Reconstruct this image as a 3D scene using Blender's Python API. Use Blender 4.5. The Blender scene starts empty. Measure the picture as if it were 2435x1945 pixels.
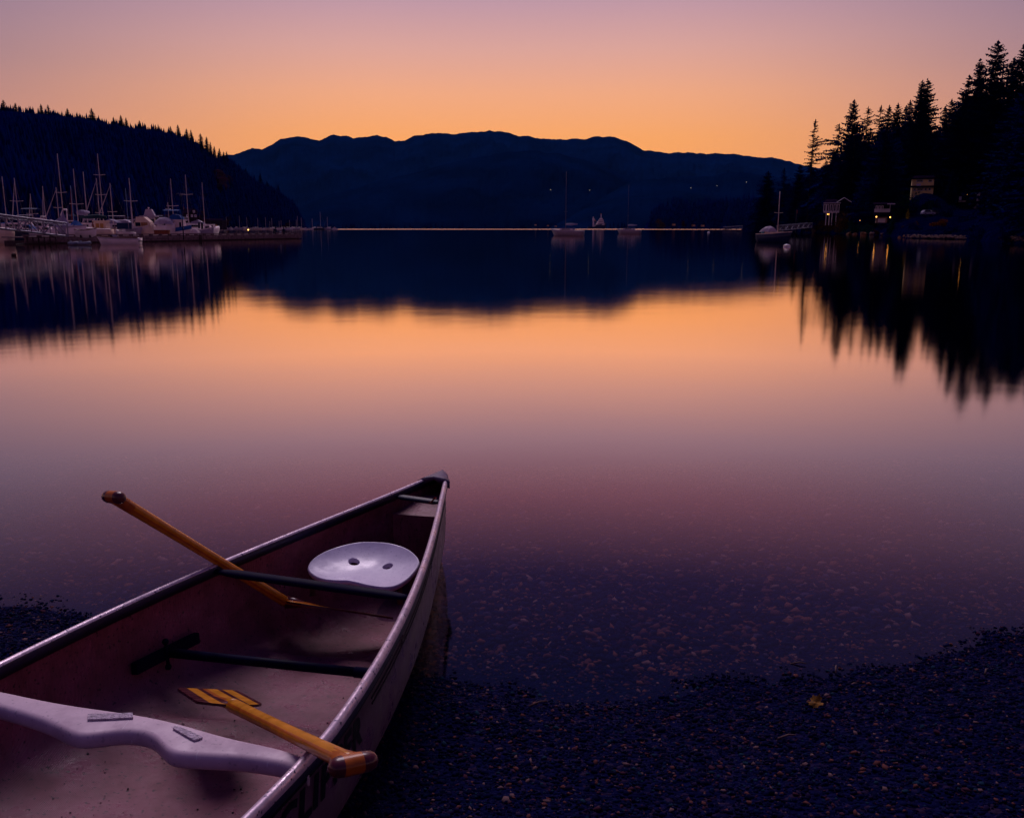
import bpy, math, random
import numpy as np
from mathutils import Vector, Matrix

# ------------------------------------------------------------------ camera, sky, sun, exposure
sc = bpy.context.scene
H = 1.7; TH = math.radians(11.57); FPX = 2100.0
cam_d = bpy.data.cameras.new('camera'); cam = bpy.data.objects.new('camera', cam_d)
sc.collection.objects.link(cam); sc.camera = cam
cam.location = (0, 0, H); cam.rotation_euler = (math.pi/2 - TH, 0, 0)
cam_d.sensor_fit = 'HORIZONTAL'; cam_d.sensor_width = 36; cam_d.lens = 36*FPX/2435
cam_d.clip_start = .05; cam_d.clip_end = 30000

def lin(c):
    return tuple(((v/255)/12.92 if v/255 <= .04045 else ((v/255+.055)/1.055)**2.4) for v in c)

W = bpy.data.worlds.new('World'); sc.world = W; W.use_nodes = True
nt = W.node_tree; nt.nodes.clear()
def N(t, kind, **kw):
    n = t.nodes.new(kind)
    for k, v in kw.items(): setattr(n, k, v)
    return n
def mth(t, op, a, b=None, clamp=False):
    n = N(t, 'ShaderNodeMath', operation=op, use_clamp=clamp)
    for i, s in enumerate((a, b)):
        if s is None: continue
        if isinstance(s, (int, float)): n.inputs[i].default_value = s
        else: t.links.new(s, n.inputs[i])
    return n.outputs[0]
def ramp(t, fac, stops, interp='LINEAR'):
    r = N(t, 'ShaderNodeValToRGB'); r.color_ramp.interpolation = interp
    cr = r.color_ramp
    while len(cr.elements) < len(stops): cr.elements.new(.5)
    for e, (p, c) in zip(cr.elements, stops):
        e.position = p; e.color = (*c, 1)
    if fac is not None: t.links.new(fac, r.inputs[0])
    return r.outputs[0]
tc = N(nt, 'ShaderNodeTexCoord'); sx = N(nt, 'ShaderNodeSeparateXYZ')
nt.links.new(tc.outputs['Generated'], sx.inputs[0])
X_, Y_, Z_ = sx.outputs
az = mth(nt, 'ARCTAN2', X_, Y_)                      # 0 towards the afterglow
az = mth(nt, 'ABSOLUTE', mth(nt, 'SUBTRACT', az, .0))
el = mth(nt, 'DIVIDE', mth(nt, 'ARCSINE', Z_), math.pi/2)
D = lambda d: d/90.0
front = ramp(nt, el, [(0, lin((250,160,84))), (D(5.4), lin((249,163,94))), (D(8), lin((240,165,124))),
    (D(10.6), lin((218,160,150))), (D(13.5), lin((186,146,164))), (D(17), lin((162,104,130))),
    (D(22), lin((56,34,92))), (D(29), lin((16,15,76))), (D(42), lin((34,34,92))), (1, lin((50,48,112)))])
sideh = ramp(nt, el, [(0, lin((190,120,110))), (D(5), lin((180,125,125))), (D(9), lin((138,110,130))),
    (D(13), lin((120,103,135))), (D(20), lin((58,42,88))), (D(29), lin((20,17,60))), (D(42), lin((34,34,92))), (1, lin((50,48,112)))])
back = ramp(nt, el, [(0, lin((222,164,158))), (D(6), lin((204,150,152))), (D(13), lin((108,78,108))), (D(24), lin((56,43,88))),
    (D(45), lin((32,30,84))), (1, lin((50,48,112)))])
def mixc(t, f, a, b):
    m = N(t, 'ShaderNodeMix', data_type='RGBA'); t.links.new(f, m.inputs[0])
    for s, i in ((a, 6), (b, 7)):
        if isinstance(s, tuple): m.inputs[i].default_value = (*s, 1)
        else: t.links.new(s, m.inputs[i])
    return m.outputs[2]
def mrange(t, v, a, b, c=0., d=1., smooth=True):
    m = N(t, 'ShaderNodeMapRange'); m.interpolation_type = 'SMOOTHSTEP' if smooth else 'LINEAR'
    t.links.new(v, m.inputs[0])
    for i, q in zip((1, 2, 3, 4), (a, b, c, d)): m.inputs[i].default_value = q
    return m.outputs[0]
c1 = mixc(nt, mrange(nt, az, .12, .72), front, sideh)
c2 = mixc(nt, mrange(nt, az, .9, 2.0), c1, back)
sky = N(nt, 'ShaderNodeTexSky', sky_type='NISHITA')
sky.sun_disc = False; sky.sun_elevation = math.radians(-1.5); sky.sun_rotation = math.radians(-6)
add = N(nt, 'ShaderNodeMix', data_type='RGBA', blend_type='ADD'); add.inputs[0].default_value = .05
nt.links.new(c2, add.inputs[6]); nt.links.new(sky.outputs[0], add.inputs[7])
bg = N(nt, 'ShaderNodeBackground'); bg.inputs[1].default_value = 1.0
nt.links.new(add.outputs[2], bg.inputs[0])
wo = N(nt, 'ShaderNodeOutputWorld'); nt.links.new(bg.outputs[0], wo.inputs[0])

sun_d = bpy.data.lights.new('dusk_light', 'SUN'); sun = bpy.data.objects.new('dusk_light', sun_d)
sc.collection.objects.link(sun)
sun_d.energy = 1.6; sun_d.angle = math.radians(32); sun_d.color = (1, .82, .95)
sun.rotation_euler = (math.radians(-42), 0, math.radians(8))     # soft afterglow from high above the far shore: shadows fall towards the viewer

vs = sc.view_settings; vs.view_transform = 'Standard'; vs.look = 'None'; vs.exposure = 0; vs.gamma = 1
sc.cycles.max_bounces = 6; sc.cycles.diffuse_bounces = 3; sc.cycles.glossy_bounces = 3
sc.cycles.transparent_max_bounces = 8; sc.cycles.sample_clamp_indirect = 3
sc.cycles.use_denoising = True

# ------------------------------------------------------------------ helpers
rnd = random.Random(11)
RS = np.random.RandomState(5)
def ray(px, py):
    u = (px-1217.5)/FPX; v = (972.5-py)/FPX
    return np.array([u, math.cos(TH)+v*math.sin(TH), -math.sin(TH)+v*math.cos(TH)])
def at(px, py, Y):
    """the place seen at a pixel of the photograph, at forward distance Y"""
    r = ray(px, py); k = Y/r[1]
    return np.array([0, 0, H]) + r*k
def atz(px, py, z):
    r = ray(px, py); k = (z-H)/r[2]
    return np.array([0, 0, H]) + r*k
def proj(P):
    x, y, z = P[0], P[1], P[2]-H
    d = y*math.cos(TH)-z*math.sin(TH); v = y*math.sin(TH)+z*math.cos(TH)
    return np.array([1217.5+FPX*x/d, 972.5-FPX*v/d])
def X_at(px, Y): return at(px, 541, Y)[0]

def me_obj(name, V, F, m, parent=None, smooth=False, mi=None, ms=None):
    me = bpy.data.meshes.new(name)
    V = np.asarray(V, float)
    off = np.zeros(3)
    if parent is not None and parent.get('_world'):
        p = parent
        while p is not None and p.type != 'EMPTY': p = p.parent
        off = np.array(p.location) if p is not None else off
    me.from_pydata([tuple(v) for v in V-off], [], [tuple(f) for f in F]); me.update()
    for q in (ms if ms else [m]): me.materials.append(q)
    if mi is not None: me.polygons.foreach_set('material_index', np.asarray(mi, dtype=np.int32))
    if smooth: me.polygons.foreach_set('use_smooth', np.ones(len(me.polygons), bool))
    o = bpy.data.objects.new(name, me); sc.collection.objects.link(o)
    if parent is not None:
        o.parent = parent
        if parent.get('_world'): o['_world'] = 1
    return o
def empty(name, loc, label, cat, group=None, rz=0., world=False):
    o = bpy.data.objects.new(name, None); sc.collection.objects.link(o)
    o.location = loc; o.rotation_euler = (0, 0, rz); o.empty_display_size = .2
    o['label'] = label; o['category'] = cat
    if group: o['group'] = group
    if world: o['_world'] = 1
    return o
def tag(o, label=None, cat=None, group=None, kind=None):
    for k, v in (('label', label), ('category', cat), ('group', group), ('kind', kind)):
        if v: o[k] = v
    return o
def dup(o, loc=None, rz=None, label=None, parent=None, scale=None):
    c = o.copy(); sc.collection.objects.link(c)
    if parent is not None: c.parent = parent
    if loc is not None: c.location = loc
    if rz is not None: c.rotation_euler = (0, 0, rz)
    if label: c['label'] = label
    if scale: c.scale = scale
    for ch in list(o.children): dup(ch, parent=c)
    return c

class MB:
    def __init__(s): s.V = []; s.F = []; s.M = []
    def add(s, V, F, mi=0):
        b = len(s.V); s.V += [tuple(v) for v in V]
        s.F += [tuple(i+b for i in f) for f in F]; s.M += [mi]*len(F); return s
    def box(s, c, d, rz=0., ry=0., mi=0):
        c = np.array(c, float); q = []
        for x in (-.5, .5):
            for y in (-.5, .5):
                for z in (-.5, .5):
                    v = np.array([x*d[0], y*d[1], z*d[2]])
                    if ry: v = np.array([v[0]*math.cos(ry)+v[2]*math.sin(ry), v[1], -v[0]*math.sin(ry)+v[2]*math.cos(ry)])
                    if rz: v = np.array([v[0]*math.cos(rz)-v[1]*math.sin(rz), v[0]*math.sin(rz)+v[1]*math.cos(rz), v[2]])
                    q.append(v+c)
        return s.add(q, [(0,1,3,2),(4,6,7,5),(0,4,5,1),(2,3,7,6),(0,2,6,4),(1,5,7,3)], mi)
    def tube(s, pts, r, n=8, cap=True, mi=0, flat=None, up=None):
        pts = [np.array(p, float) for p in pts]; m = len(pts)
        rr = r if isinstance(r, (list, tuple, np.ndarray)) else [r]*m
        V = []; 
        for i, p in enumerate(pts):
            t = pts[min(i+1, m-1)]-pts[max(i-1, 0)]; t = t/(np.linalg.norm(t)+1e-9)
            a = np.array(up if up is not None else ((0,0,1) if abs(t[2]) < .9 else (1,0,0)), float)
            a = a-t*a.dot(t); a /= np.linalg.norm(a); b = np.cross(t, a)
            for k in range(n):
                w = 2*math.pi*k/n
                V.append(p+rr[i]*(math.cos(w)*a*(flat if flat else 1)+math.sin(w)*b))
        F = [(i*n+k, i*n+(k+1)%n, (i+1)*n+(k+1)%n, (i+1)*n+k) for i in range(m-1) for k in range(n)]
        if cap: F += [tuple(range(n))[::-1], tuple((m-1)*n+k for k in range(n))]
        return s.add(V, F, mi)
    def loft(s, rings, closed=True, cap=True, mi=0):
        n = len(rings[0]); V = [p for r in rings for p in r]; m = len(rings)
        kk = n if closed else n-1
        F = [(i*n+k, i*n+(k+1)%n, (i+1)*n+(k+1)%n, (i+1)*n+k) for i in range(m-1) for k in range(kk)]
        if cap: F += [tuple(range(n))[::-1], tuple((m-1)*n+k for k in range(n))]
        return s.add(V, F, mi)
    def ball(s, c, r, n=10, m=7, mi=0):
        c = np.array(c, float); r = np.array(r if hasattr(r, '__len__') else (r, r, r), float)
        rings = [[c+r*np.array([math.cos(2*math.pi*k/n)*math.sin(a), math.sin(2*math.pi*k/n)*math.sin(a), -math.cos(a)])
                  for k in range(n)] for a in np.linspace(.02, math.pi-.02, m)]
        return s.loft(rings, mi=mi)
    def prism(s, poly, z0, z1, mi=0):
        n = len(poly)
        return s.loft([[(p[0], p[1], z0) for p in poly], [(p[0], p[1], z1) for p in poly]], mi=mi)
    def xprism(s, poly, y0, y1, mi=0):       # polygon in x,z swept along y
        return s.loft([[(p[0], y0, p[1]) for p in poly], [(p[0], y1, p[1]) for p in poly]], mi=mi)
    def build(s, name, m, parent=None, smooth=False, ms=None):
        return me_obj(name, s.V, s.F, m, parent, smooth, s.M if ms else None, ms)

# ------------------------------------------------------------------ materials
MATS = {}
def mat(name, col, rough=.6, metal=0., var=.25, scale=6., bump=.0, bscale=30., spec=.3, col2=None, emit=None, es=1., coat=0.):
    if name in MATS: return MATS[name]
    m = bpy.data.materials.new(name); m.use_nodes = True; t = m.node_tree
    b = t.nodes['Principled BSDF']; c = tuple(col)
    o = N(t, 'ShaderNodeTexCoord')
    nz = N(t, 'ShaderNodeTexNoise'); nz.inputs['Scale'].default_value = scale; nz.inputs['Detail'].default_value = 5
    t.links.new(o.outputs['Object'], nz.inputs['Vector'])
    lo = tuple(v*(1-var) for v in c); hi = col2 if col2 else tuple(min(1, v*(1+var)) for v in c)
    t.links.new(ramp(t, nz.outputs[0], [(.3, lo), (.7, hi)]), b.inputs['Base Color'])
    t.links.new(mrange(t, nz.outputs[0], .2, .8, max(0, rough-.08), min(1, rough+.1)), b.inputs['Roughness'])
    b.inputs['Metallic'].default_value = metal
    b.inputs['Specular IOR Level'].default_value = spec
    b.inputs['Coat Weight'].default_value = coat
    if bump:
        n2 = N(t, 'ShaderNodeTexNoise'); n2.inputs['Scale'].default_value = bscale; n2.inputs['Detail'].default_value = 6
        t.links.new(o.outputs['Object'], n2.inputs['Vector'])
        bp = N(t, 'ShaderNodeBump'); bp.inputs['Strength'].default_value = bump; bp.inputs['Distance'].default_value = .01
        t.links.new(n2.outputs[0], bp.inputs['Height']); t.links.new(bp.outputs[0], b.inputs['Normal'])
    if emit:
        b.inputs['Emission Color'].default_value = (*emit, 1); b.inputs['Emission Strength'].default_value = es
    MATS[name] = m; return m

def canoe_skin(name, lo, hi, rough, weave, grime):
    m = bpy.data.materials.new(name); m.use_nodes = True; t = m.node_tree; b = t.nodes['Principled BSDF']
    o = N(t, 'ShaderNodeTexCoord').outputs['Object']
    n1 = N(t, 'ShaderNodeTexNoise'); n1.inputs['Scale'].default_value = 7; n1.inputs['Detail'].default_value = 9; n1.inputs['Roughness'].default_value = .65
    n2 = N(t, 'ShaderNodeTexNoise'); n2.inputs['Scale'].default_value = 60; n2.inputs['Detail'].default_value = 3
    for n in (n1, n2): t.links.new(o, n.inputs['Vector'])
    c = ramp(t, n1.outputs[0], [(.3, lo), (.68, hi)])
    n4 = N(t, 'ShaderNodeTexNoise'); n4.inputs['Scale'].default_value = 85; n4.inputs['Detail'].default_value = 1; t.links.new(o, n4.inputs['Vector'])
    sp = ramp(t, n4.outputs[0], [(0, (0,0,0)), (.66, (0,0,0)), (.70, (1,1,1))])
    stn = N(t, 'ShaderNodeTexNoise'); stn.inputs['Scale'].default_value = 11; stn.inputs['Detail'].default_value = 9; stn.inputs['Roughness'].default_value = .7; t.links.new(o, stn.inputs['Vector'])
    c = mixc(t, ramp(t, stn.outputs[0], [(.5, (0,0,0)), (.72, (grime*.7,)*3)]), c, (lo[0]*.55, lo[1]*.45, lo[2]*.6))
    c = mixc(t, mth(t, 'MULTIPLY', sp, grime), c, (lo[0]*.15, lo[1]*.15, lo[2]*.3))
    # scratches: stretched noise
    mp = N(t, 'ShaderNodeMapping'); mp.inputs['Scale'].default_value = (60, 4, 20); mp.inputs['Rotation'].default_value = (0, 0, .6)
    t.links.new(o, mp.inputs[0]); n3 = N(t, 'ShaderNodeTexNoise'); n3.inputs['Scale'].default_value = 2; n3.inputs['Detail'].default_value = 2
    t.links.new(mp.outputs[0], n3.inputs['Vector'])
    sc2 = ramp(t, n3.outputs[0], [(0, (0,0,0)), (.72, (0,0,0)), (.76, (1,1,1))])
    c = mixc(t, mth(t, 'MULTIPLY', sc2, .35), c, tuple(min(1, v*1.8) for v in hi))
    t.links.new(c, b.inputs['Base Color'])
    t.links.new(mrange(t, n1.outputs[0], .35, .7, rough+.15, rough-.2), b.inputs['Roughness'])
    if weave:
        w1 = N(t, 'ShaderNodeTexWave'); w1.inputs['Scale'].default_value = 75; w1.inputs['Distortion'].default_value = 1.2
        w2 = N(t, 'ShaderNodeTexWave', bands_direction='Y'); w2.inputs['Scale'].default_value = 75; w2.inputs['Distortion'].default_value = 1.2
        for w in (w1, w2): t.links.new(o, w.inputs['Vector']); w.inputs['Detail Scale'].default_value = 3
        hgt = mth(t, 'ADD', mth(t, 'MULTIPLY', w1.outputs[1], w2.outputs[1]), mth(t, 'MULTIPLY', n2.outputs[0], 1.5))
    else: hgt = n2.outputs[0]
    bp = N(t, 'ShaderNodeBump'); bp.inputs['Strength'].default_value = .4 if weave else (.5 if 'rail' in name else .12); bp.inputs['Distance'].default_value = .003
    t.links.new(hgt, bp.inputs['Height']); t.links.new(bp.outputs[0], b.inputs['Normal'])
    return m

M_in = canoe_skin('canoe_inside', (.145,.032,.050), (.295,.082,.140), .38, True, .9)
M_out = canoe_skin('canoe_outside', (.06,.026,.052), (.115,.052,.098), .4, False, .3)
M_rail = canoe_skin('aluminium_rail', (.34,.25,.36), (.78,.60,.70), .42, False, 1.); M_rail.node_tree.nodes['Principled BSDF'].inputs['Metallic'].default_value = .35
M_cream = canoe_skin('moulded_white', (.52,.44,.62), (.78,.68,.86), .42, False, .25)
M_yoke = canoe_skin('moulded_lavender', (.44,.29,.38), (.76,.56,.66), .45, False, .3)
M_black = mat('black_metal', (.002,.001,.020), .6, 0, .3, 20, spec=.05)
M_patch = mat('felt_patch', (.62,.5,.6), .95, 0, .35, 90, .9, 260)
M_ink = mat('dark_ink', (.001,.001,.012), .6, spec=.05)
M_amber = mat('amber_wood', (.62,.22,.004), .35, 0, .2, 30, coat=.2)
M_amber2 = mat('orange_wood', (.42,.09,.004), .35, 0, .25, 30, coat=.2)
M_maroon = mat('maroon_wood', (.085,.011,.018), .3, 0, .3, 30, coat=.4)

# ------------------------------------------------------------------ ground and water
NT = {}
def hash_noise(x, y, seed=0):
    """smooth value noise"""
    if seed not in NT: NT[seed] = np.random.RandomState(seed).rand(64, 64)
    T = NT[seed]
    xi = np.floor(x).astype(int); yi = np.floor(y).astype(int); fx = x-xi; fy = y-yi
    fx = fx*fx*(3-2*fx); fy = fy*fy*(3-2*fy)
    g = lambda a, b: T[a % 64, b % 64]
    return (g(xi, yi)*(1-fx)+g(xi+1, yi)*fx)*(1-fy)+(g(xi, yi+1)*(1-fx)+g(xi+1, yi+1)*fx)*fy
def fbm(x, y, seed=0, o=4):
    s = 0; a = .5; 
    for i in range(o): s = s+a*hash_noise(x*2**i, y*2**i, seed+i); a *= .5
    return s-.47
def shore_y(x):
    return np.interp(x, [-6, -1.9, -1.5, -1.0, -.45, -.2, .1, .6, 1.2, 1.6, 2.4, 4, 9], [4.0, 3.75, 3.35, 3.1, 3.05, 3.02, 2.98, 3.0, 3.12, 3.28, 3.5, 3.8, 4.6])
def ground_z(x, y):
    x = np.asarray(x, float); y = np.asarray(y, float)
    d = shore_y(x)-y
    up = np.where(d > 0, .17*d+.012*np.minimum(d, 1), 0)
    dn = np.where(d <= 0, np.where(-d < 3, -.055*(-d)-.016*np.abs(d)**1.7, -.186-.07-.12*(-d-3)), 0)
    z = up+np.maximum(dn, -14)
    near = np.clip(1-np.abs(y-3)/9, 0, 1)
    z = z+(fbm(x*2.2+7, y*2.2, 3)*.035+fbm(x*9, y*9, 9)*.016)*near
    z = z+.035*np.exp(-(((x+.3)/.16)**2+((y-2.87)/.18)**2))     # small heap of gravel beside the hull
    return z
def grid(xs, ys, zf):
    X, Y = np.meshgrid(xs, ys); Z = zf(X, Y); n = len(xs)
    V = np.stack([X.ravel(), Y.ravel(), Z.ravel()], 1)
    F = [(j*n+i, j*n+i+1, (j+1)*n+i+1, (j+1)*n+i) for j in range(len(ys)-1) for i in range(n-1)]
    return V, F
m = bpy.data.materials.new('gravel_bed'); m.use_nodes = True; t = m.node_tree; b = t.nodes['Principled BSDF']
o_ = N(t, 'ShaderNodeTexCoord').outputs['Object']
vo = N(t, 'ShaderNodeTexVoronoi'); vo.inputs['Scale'].default_value = 55; t.links.new(o_, vo.inputs['Vector'])
vs2 = N(t, 'ShaderNodeSeparateColor'); t.links.new(vo.outputs['Color'], vs2.inputs[0])
cc = ramp(t, vs2.outputs[0], [(0, (.0003,.0007,.026)), (.55, (.0007,.002,.038)), (.8, (.004,.004,.04)), (.95, (.02,.010,.035))]); b.inputs['Specular IOR Level'].default_value = .03
t.links.new(cc, b.inputs['Base Color']); b.inputs['Roughness'].default_value = .9
bp = N(t, 'ShaderNodeBump'); bp.inputs['Strength'].default_value = .8; bp.inputs['Distance'].default_value = .02; bp.invert = True
t.links.new(vo.outputs['Distance'], bp.inputs['Height']); t.links.new(bp.outputs[0], b.inputs['Normal'])
M_ground = m
xs = np.unique(np.concatenate([-np.geomspace(6, 4000, 24)[::-1], np.linspace(-6, 7, 190), np.geomspace(7, 4000, 24)]))
ys = np.unique(np.concatenate([[-60, -20, -6, -2], np.linspace(-1, 11, 200), np.geomspace(11.2, 7800, 34)]))
V, F = grid(xs, ys, ground_z)
gr = me_obj('ground', V, F, M_ground, smooth=True); tag(gr, kind='structure')

m = bpy.data.materials.new('lake_water'); m.use_nodes = True; t = m.node_tree; t.nodes.clear()
out = N(t, 'ShaderNodeOutputMaterial'); mx = N(t, 'ShaderNodeMixShader'); tr = N(t, 'ShaderNodeBsdfTransparent'); gl = N(t, 'ShaderNodeBsdfGlossy'); gl.distribution = 'BECKMANN'
fr = N(t, 'ShaderNodeFresnel'); fr.inputs[0].default_value = 1.34
fac = mth(t, 'MULTIPLY', mth(t, 'POWER', fr.outputs[0], .95), 2.2, True)
t.links.new(fac, mx.inputs[0]); t.links.new(tr.outputs[0], mx.inputs[1]); t.links.new(gl.outputs[0], mx.inputs[2])
tr.inputs[0].default_value = (.78,.76,.95,1); gl.inputs[0].default_value = (1,.89,.83,1)
o_ = N(t, 'ShaderNodeTexCoord').outputs['Object']; sp_ = N(t, 'ShaderNodeSeparateXYZ'); t.links.new(o_, sp_.inputs[0])
yy = sp_.outputs[1]
nzw = N(t, 'ShaderNodeTexNoise'); nzw.inputs['Scale'].default_value = .02; t.links.new(o_, nzw.inputs['Vector'])
yn = mth(t, 'ADD', yy, mth(t, 'MULTIPLY', mth(t, 'SUBTRACT', nzw.outputs[0], .5), 160))
wind = mth(t, 'MULTIPLY', mrange(t, yn, 900, 960), mrange(t, yn, 2300, 2600, 1, 0))
rough = mth(t, 'ADD', .072, mth(t, 'MULTIPLY', wind, .2))
t.links.new(rough, gl.inputs['Roughness'])
nw = N(t, 'ShaderNodeTexNoise'); nw.inputs['Scale'].default_value = .35; nw.inputs['Detail'].default_value = 3; t.links.new(o_, nw.inputs['Vector'])
bp = N(t, 'ShaderNodeBump'); bp.inputs['Strength'].default_value = .03; bp.inputs['Distance'].default_value = .1
t.links.new(nw.outputs[0], bp.inputs['Height']); t.links.new(bp.outputs[0], gl.inputs['Normal'])
t.links.new(mx.outputs[0], out.inputs[0])
M_water = m
wx = np.concatenate([-np.geomspace(3, 4000, 12)[::-1], np.geomspace(3, 4000, 12)]); wy = np.concatenate([[1.0, 2.5], np.geomspace(4, 7800, 24)])
V, F = grid(wx, wy, lambda X, Y: X*0)
wa = me_obj('water', V, F, M_water); tag(wa, kind='structure')

# gravel: loose stones above and below the waterline
def stones(name, n, xr, yr, smin, smax, cond, m, seed, sub=False):
    r = np.random.RandomState(seed)
    g = (1+5**.5)/2
    ico = np.array([(-1,g,0),(1,g,0),(-1,-g,0),(1,-g,0),(0,-1,g),(0,1,g),(0,-1,-g),(0,1,-g),(g,0,-1),(g,0,1),(-g,0,-1),(-g,0,1)], float)/1.9
    fc = np.array([(0,11,5),(0,5,1),(0,1,7),(0,7,10),(0,10,11),(1,5,9),(5,11,4),(11,10,2),(10,7,6),(7,1,8),(3,9,4),(3,4,2),(3,2,6),(3,6,8),(3,8,9),(4,9,5),(2,4,11),(6,2,10),(8,6,7),(9,8,1)])
    x = r.uniform(*xr, n*3); y = yr[0]+(yr[1]-yr[0])*r.rand(n*3)**1.25
    k = cond(x, y) & (np.abs(x) < .66*y+.5); x = x[k][:n]; y = y[k][:n]; n = len(x)
    z = ground_z(x, y)
    s = smin*(smax/smin)**(r.rand(n)**(1.6 if sub else 2.4))
    if sub: z = np.minimum(z, -s*1.15)
    P = ico[None]*r.uniform(.6, 1.25, (n, 12, 1))*np.stack([r.uniform(.7, 1.4, n), r.uniform(.6, 1.1, n), r.uniform(.35, .8, n)], 1)[:, None]
    a = r.uniform(0, 6.28, n); ca, sa = np.cos(a)[:, None], np.sin(a)[:, None]
    P = np.stack([P[..., 0]*ca-P[..., 1]*sa, P[..., 0]*sa+P[..., 1]*ca, P[..., 2]+P[..., 0]*r.uniform(-.5, .5, (n, 1))], 2)
    P = P*s[:, None, None]+np.stack([x, y, z+s*.18], 1)[:, None]
    V = P.reshape(-1, 3); F = (fc[None]+12*np.arange(n)[:, None, None]).reshape(-1, 3)
    me = bpy.data.meshes.new(name); me.vertices.add(len(V)); me.vertices.foreach_set('co', V.ravel())
    me.loops.add(len(F)*3); me.loops.foreach_set('vertex_index', F.ravel().astype(np.int32))
    me.polygons.add(len(F)); me.polygons.foreach_set('loop_start', np.arange(0, len(F)*3, 3, dtype=np.int32))
    me.update(calc_edges=True); me.materials.append(m)
    o = bpy.data.objects.new(name, me); sc.collection.objects.link(o)
    return o
def stone_mat(name, stops, rough):
    m = bpy.data.materials.new(name); m.use_nodes = True; t = m.node_tree; b = t.nodes['Principled BSDF']
    g = N(t, 'ShaderNodeNewGeometry')
    t.links.new(ramp(t, g.outputs['Random Per Island'], stops, 'CONSTANT'), b.inputs['Base Color'])
    b.inputs['Roughness'].default_value = rough; b.inputs['Specular IOR Level'].default_value = .04
    return m
M_st = stone_mat('dry_stones', [(0, (.0002,.0006,.022)), (.42, (.0004,.0012,.032)), (.68, (.0008,.006,.038)), (.80, (.010,.005,.034)), (.85, (.045,.013,.03)), (.90, (.006,.022,.05)), (.935, (.10,.032,.034)), (.975, (.13,.07,.08))], .9)
M_sw = stone_mat('wet_stones', [(0, (.001,.005,.034)), (.4, (.003,.009,.044)), (.58, (.07,.022,.036)), (.7, (.15,.05,.04)), (.84, (.25,.085,.045)), (.92, (.09,.06,.10)), (.965, (.30,.15,.11))], .8)
g1 = stones('gravel', 76000, (-4.2, 4.2), (1.2, 4.1), .0035, .0125, lambda x, y: (ground_z(x, y) > -.006), M_st, 1)
tag(g1, 'dark fine gravel of the beach around the canoe', 'gravel', kind='stuff')
g2 = stones('drowned_gravel', 90000, (-5.5, 5.5), (2.8, 8), .006, .030, lambda x, y: (ground_z(x, y) <= .0), M_sw, 2, True)
tag(g2, 'rust coloured gravel seen through the shallow water', 'gravel', kind='stuff')

# ------------------------------------------------------------------ the canoe
TX, TY, HD = -.3719, 4.5038, .2004
LEN = 5.3
axd = np.array([-math.sin(HD), -math.cos(HD)]); nxd = np.array([math.cos(HD), -math.sin(HD)])
def cw(s):      # half width at the gunwale, s metres from the bow tip
    s = np.minimum(s, LEN-s) if not isinstance(s, float) else min(s, LEN-s)
    q = np.minimum(s, 2.72)/2.6
    w = .03+.5569*q+.1627*q**2-.2564*q**3
    return np.where(s < .12, .012+(w-.012)*np.clip(s/.12, 0, 1)**.7, w)
def cz(s):      # gunwale height
    return .4192+.0666*s+.0172*(np.exp(-s/.5)-1)+.05*np.exp(-(LEN-s)/.4)
def cd(s):      # depth
    e = np.minimum(s, LEN-s)
    return (.355+.15*np.exp(-(e/1.8)**2))*(1-.6*np.exp(-e/.06))
def ce(s):
    e = np.minimum(s, LEN-s); return .58+.85*np.exp(-e/.45)
def hullp(s, side, a, off=0.):
    """a: 0 gunwale .. 1 keel; off < 0 inside"""
    s = float(s); e = float(ce(s)); ph = a*math.pi/2
    w = max(.004, float(cw(s))+off); d = float(cd(s))+off
    x = w*(math.cos(ph)**e if a < 1 else 0)*(1+.05*math.sin(math.pi*min(1, a*1.3)))
    z = -d*math.sin(ph)**(.35+.3*e)
    if off < 0 and s > .3:
        r = x/max(w, .01)
        for s0, A in ((1.42, .022), (2.02, .024), (2.95, .026)):
            u = s-(s0+.16*r*r); z += A*math.exp(-(u/.035)**2)*max(0, 1-(abs(r)/.92)**4)*(a > .4)
        for s0, s1 in ((1.45, 2.0), (2.05, 2.93)):
            z += .006*(1/(1+math.exp(-(s-s0-.16*r*r)/.01)))*(1/(1+math.exp((s-s1)/.01)))*(abs(r) < .75)
    c = np.array([TX, TY])+s*axd+side*x*nxd
    return np.array([c[0], c[1], float(cz(s))+z])
def s_of(px, py, side, dz=0.):
    best = min(((np.linalg.norm(proj(hullp(s, side, 0)+np.array([0, 0, dz]))-(px, py)), s) for s in np.linspace(.1, 4, 400)))
    return best[1]
def on_hull(px, py, side, off=-.01):
    return min(((np.linalg.norm(proj(hullp(s, side, a, off))-(px, py)), s, a) for s in np.linspace(.2, 3.6, 120) for a in np.linspace(.03, .98, 50)))[1:]

canoe = empty('canoe', (TX+axd[0]*2.6, TY+axd[1]*2.6, .22), 'pale purple canoe with aluminium gunwales pulled up on the dark gravel beach', 'canoe', world=True)
SS = np.unique(np.concatenate([np.linspace(0, .3, 14), np.linspace(.3, 5.0, 200), np.linspace(5.0, LEN, 14)]))
AA = np.concatenate([np.linspace(0, 1, 19)]); 
def shell(off, flip):
    V = []
    for s in SS:
        r = [hullp(s, -1, a, off) for a in AA]+[hullp(s, 1, a, off) for a in AA[::-1][1:]]
        V += r
    n = 2*len(AA)-1
    F = [(i*n+k, i*n+k+1, (i+1)*n+k+1, (i+1)*n+k) for i in range(len(SS)-1) for k in range(n-1)]
    if flip: F = [f[::-1] for f in F]
    return V, F, n
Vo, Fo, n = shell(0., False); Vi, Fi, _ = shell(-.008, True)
nV = len(Vo); F = list(Fo)+[tuple(i+nV for i in f) for f in Fi]; mi = [0]*len(Fo)+[1]*len(Fi)
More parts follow.
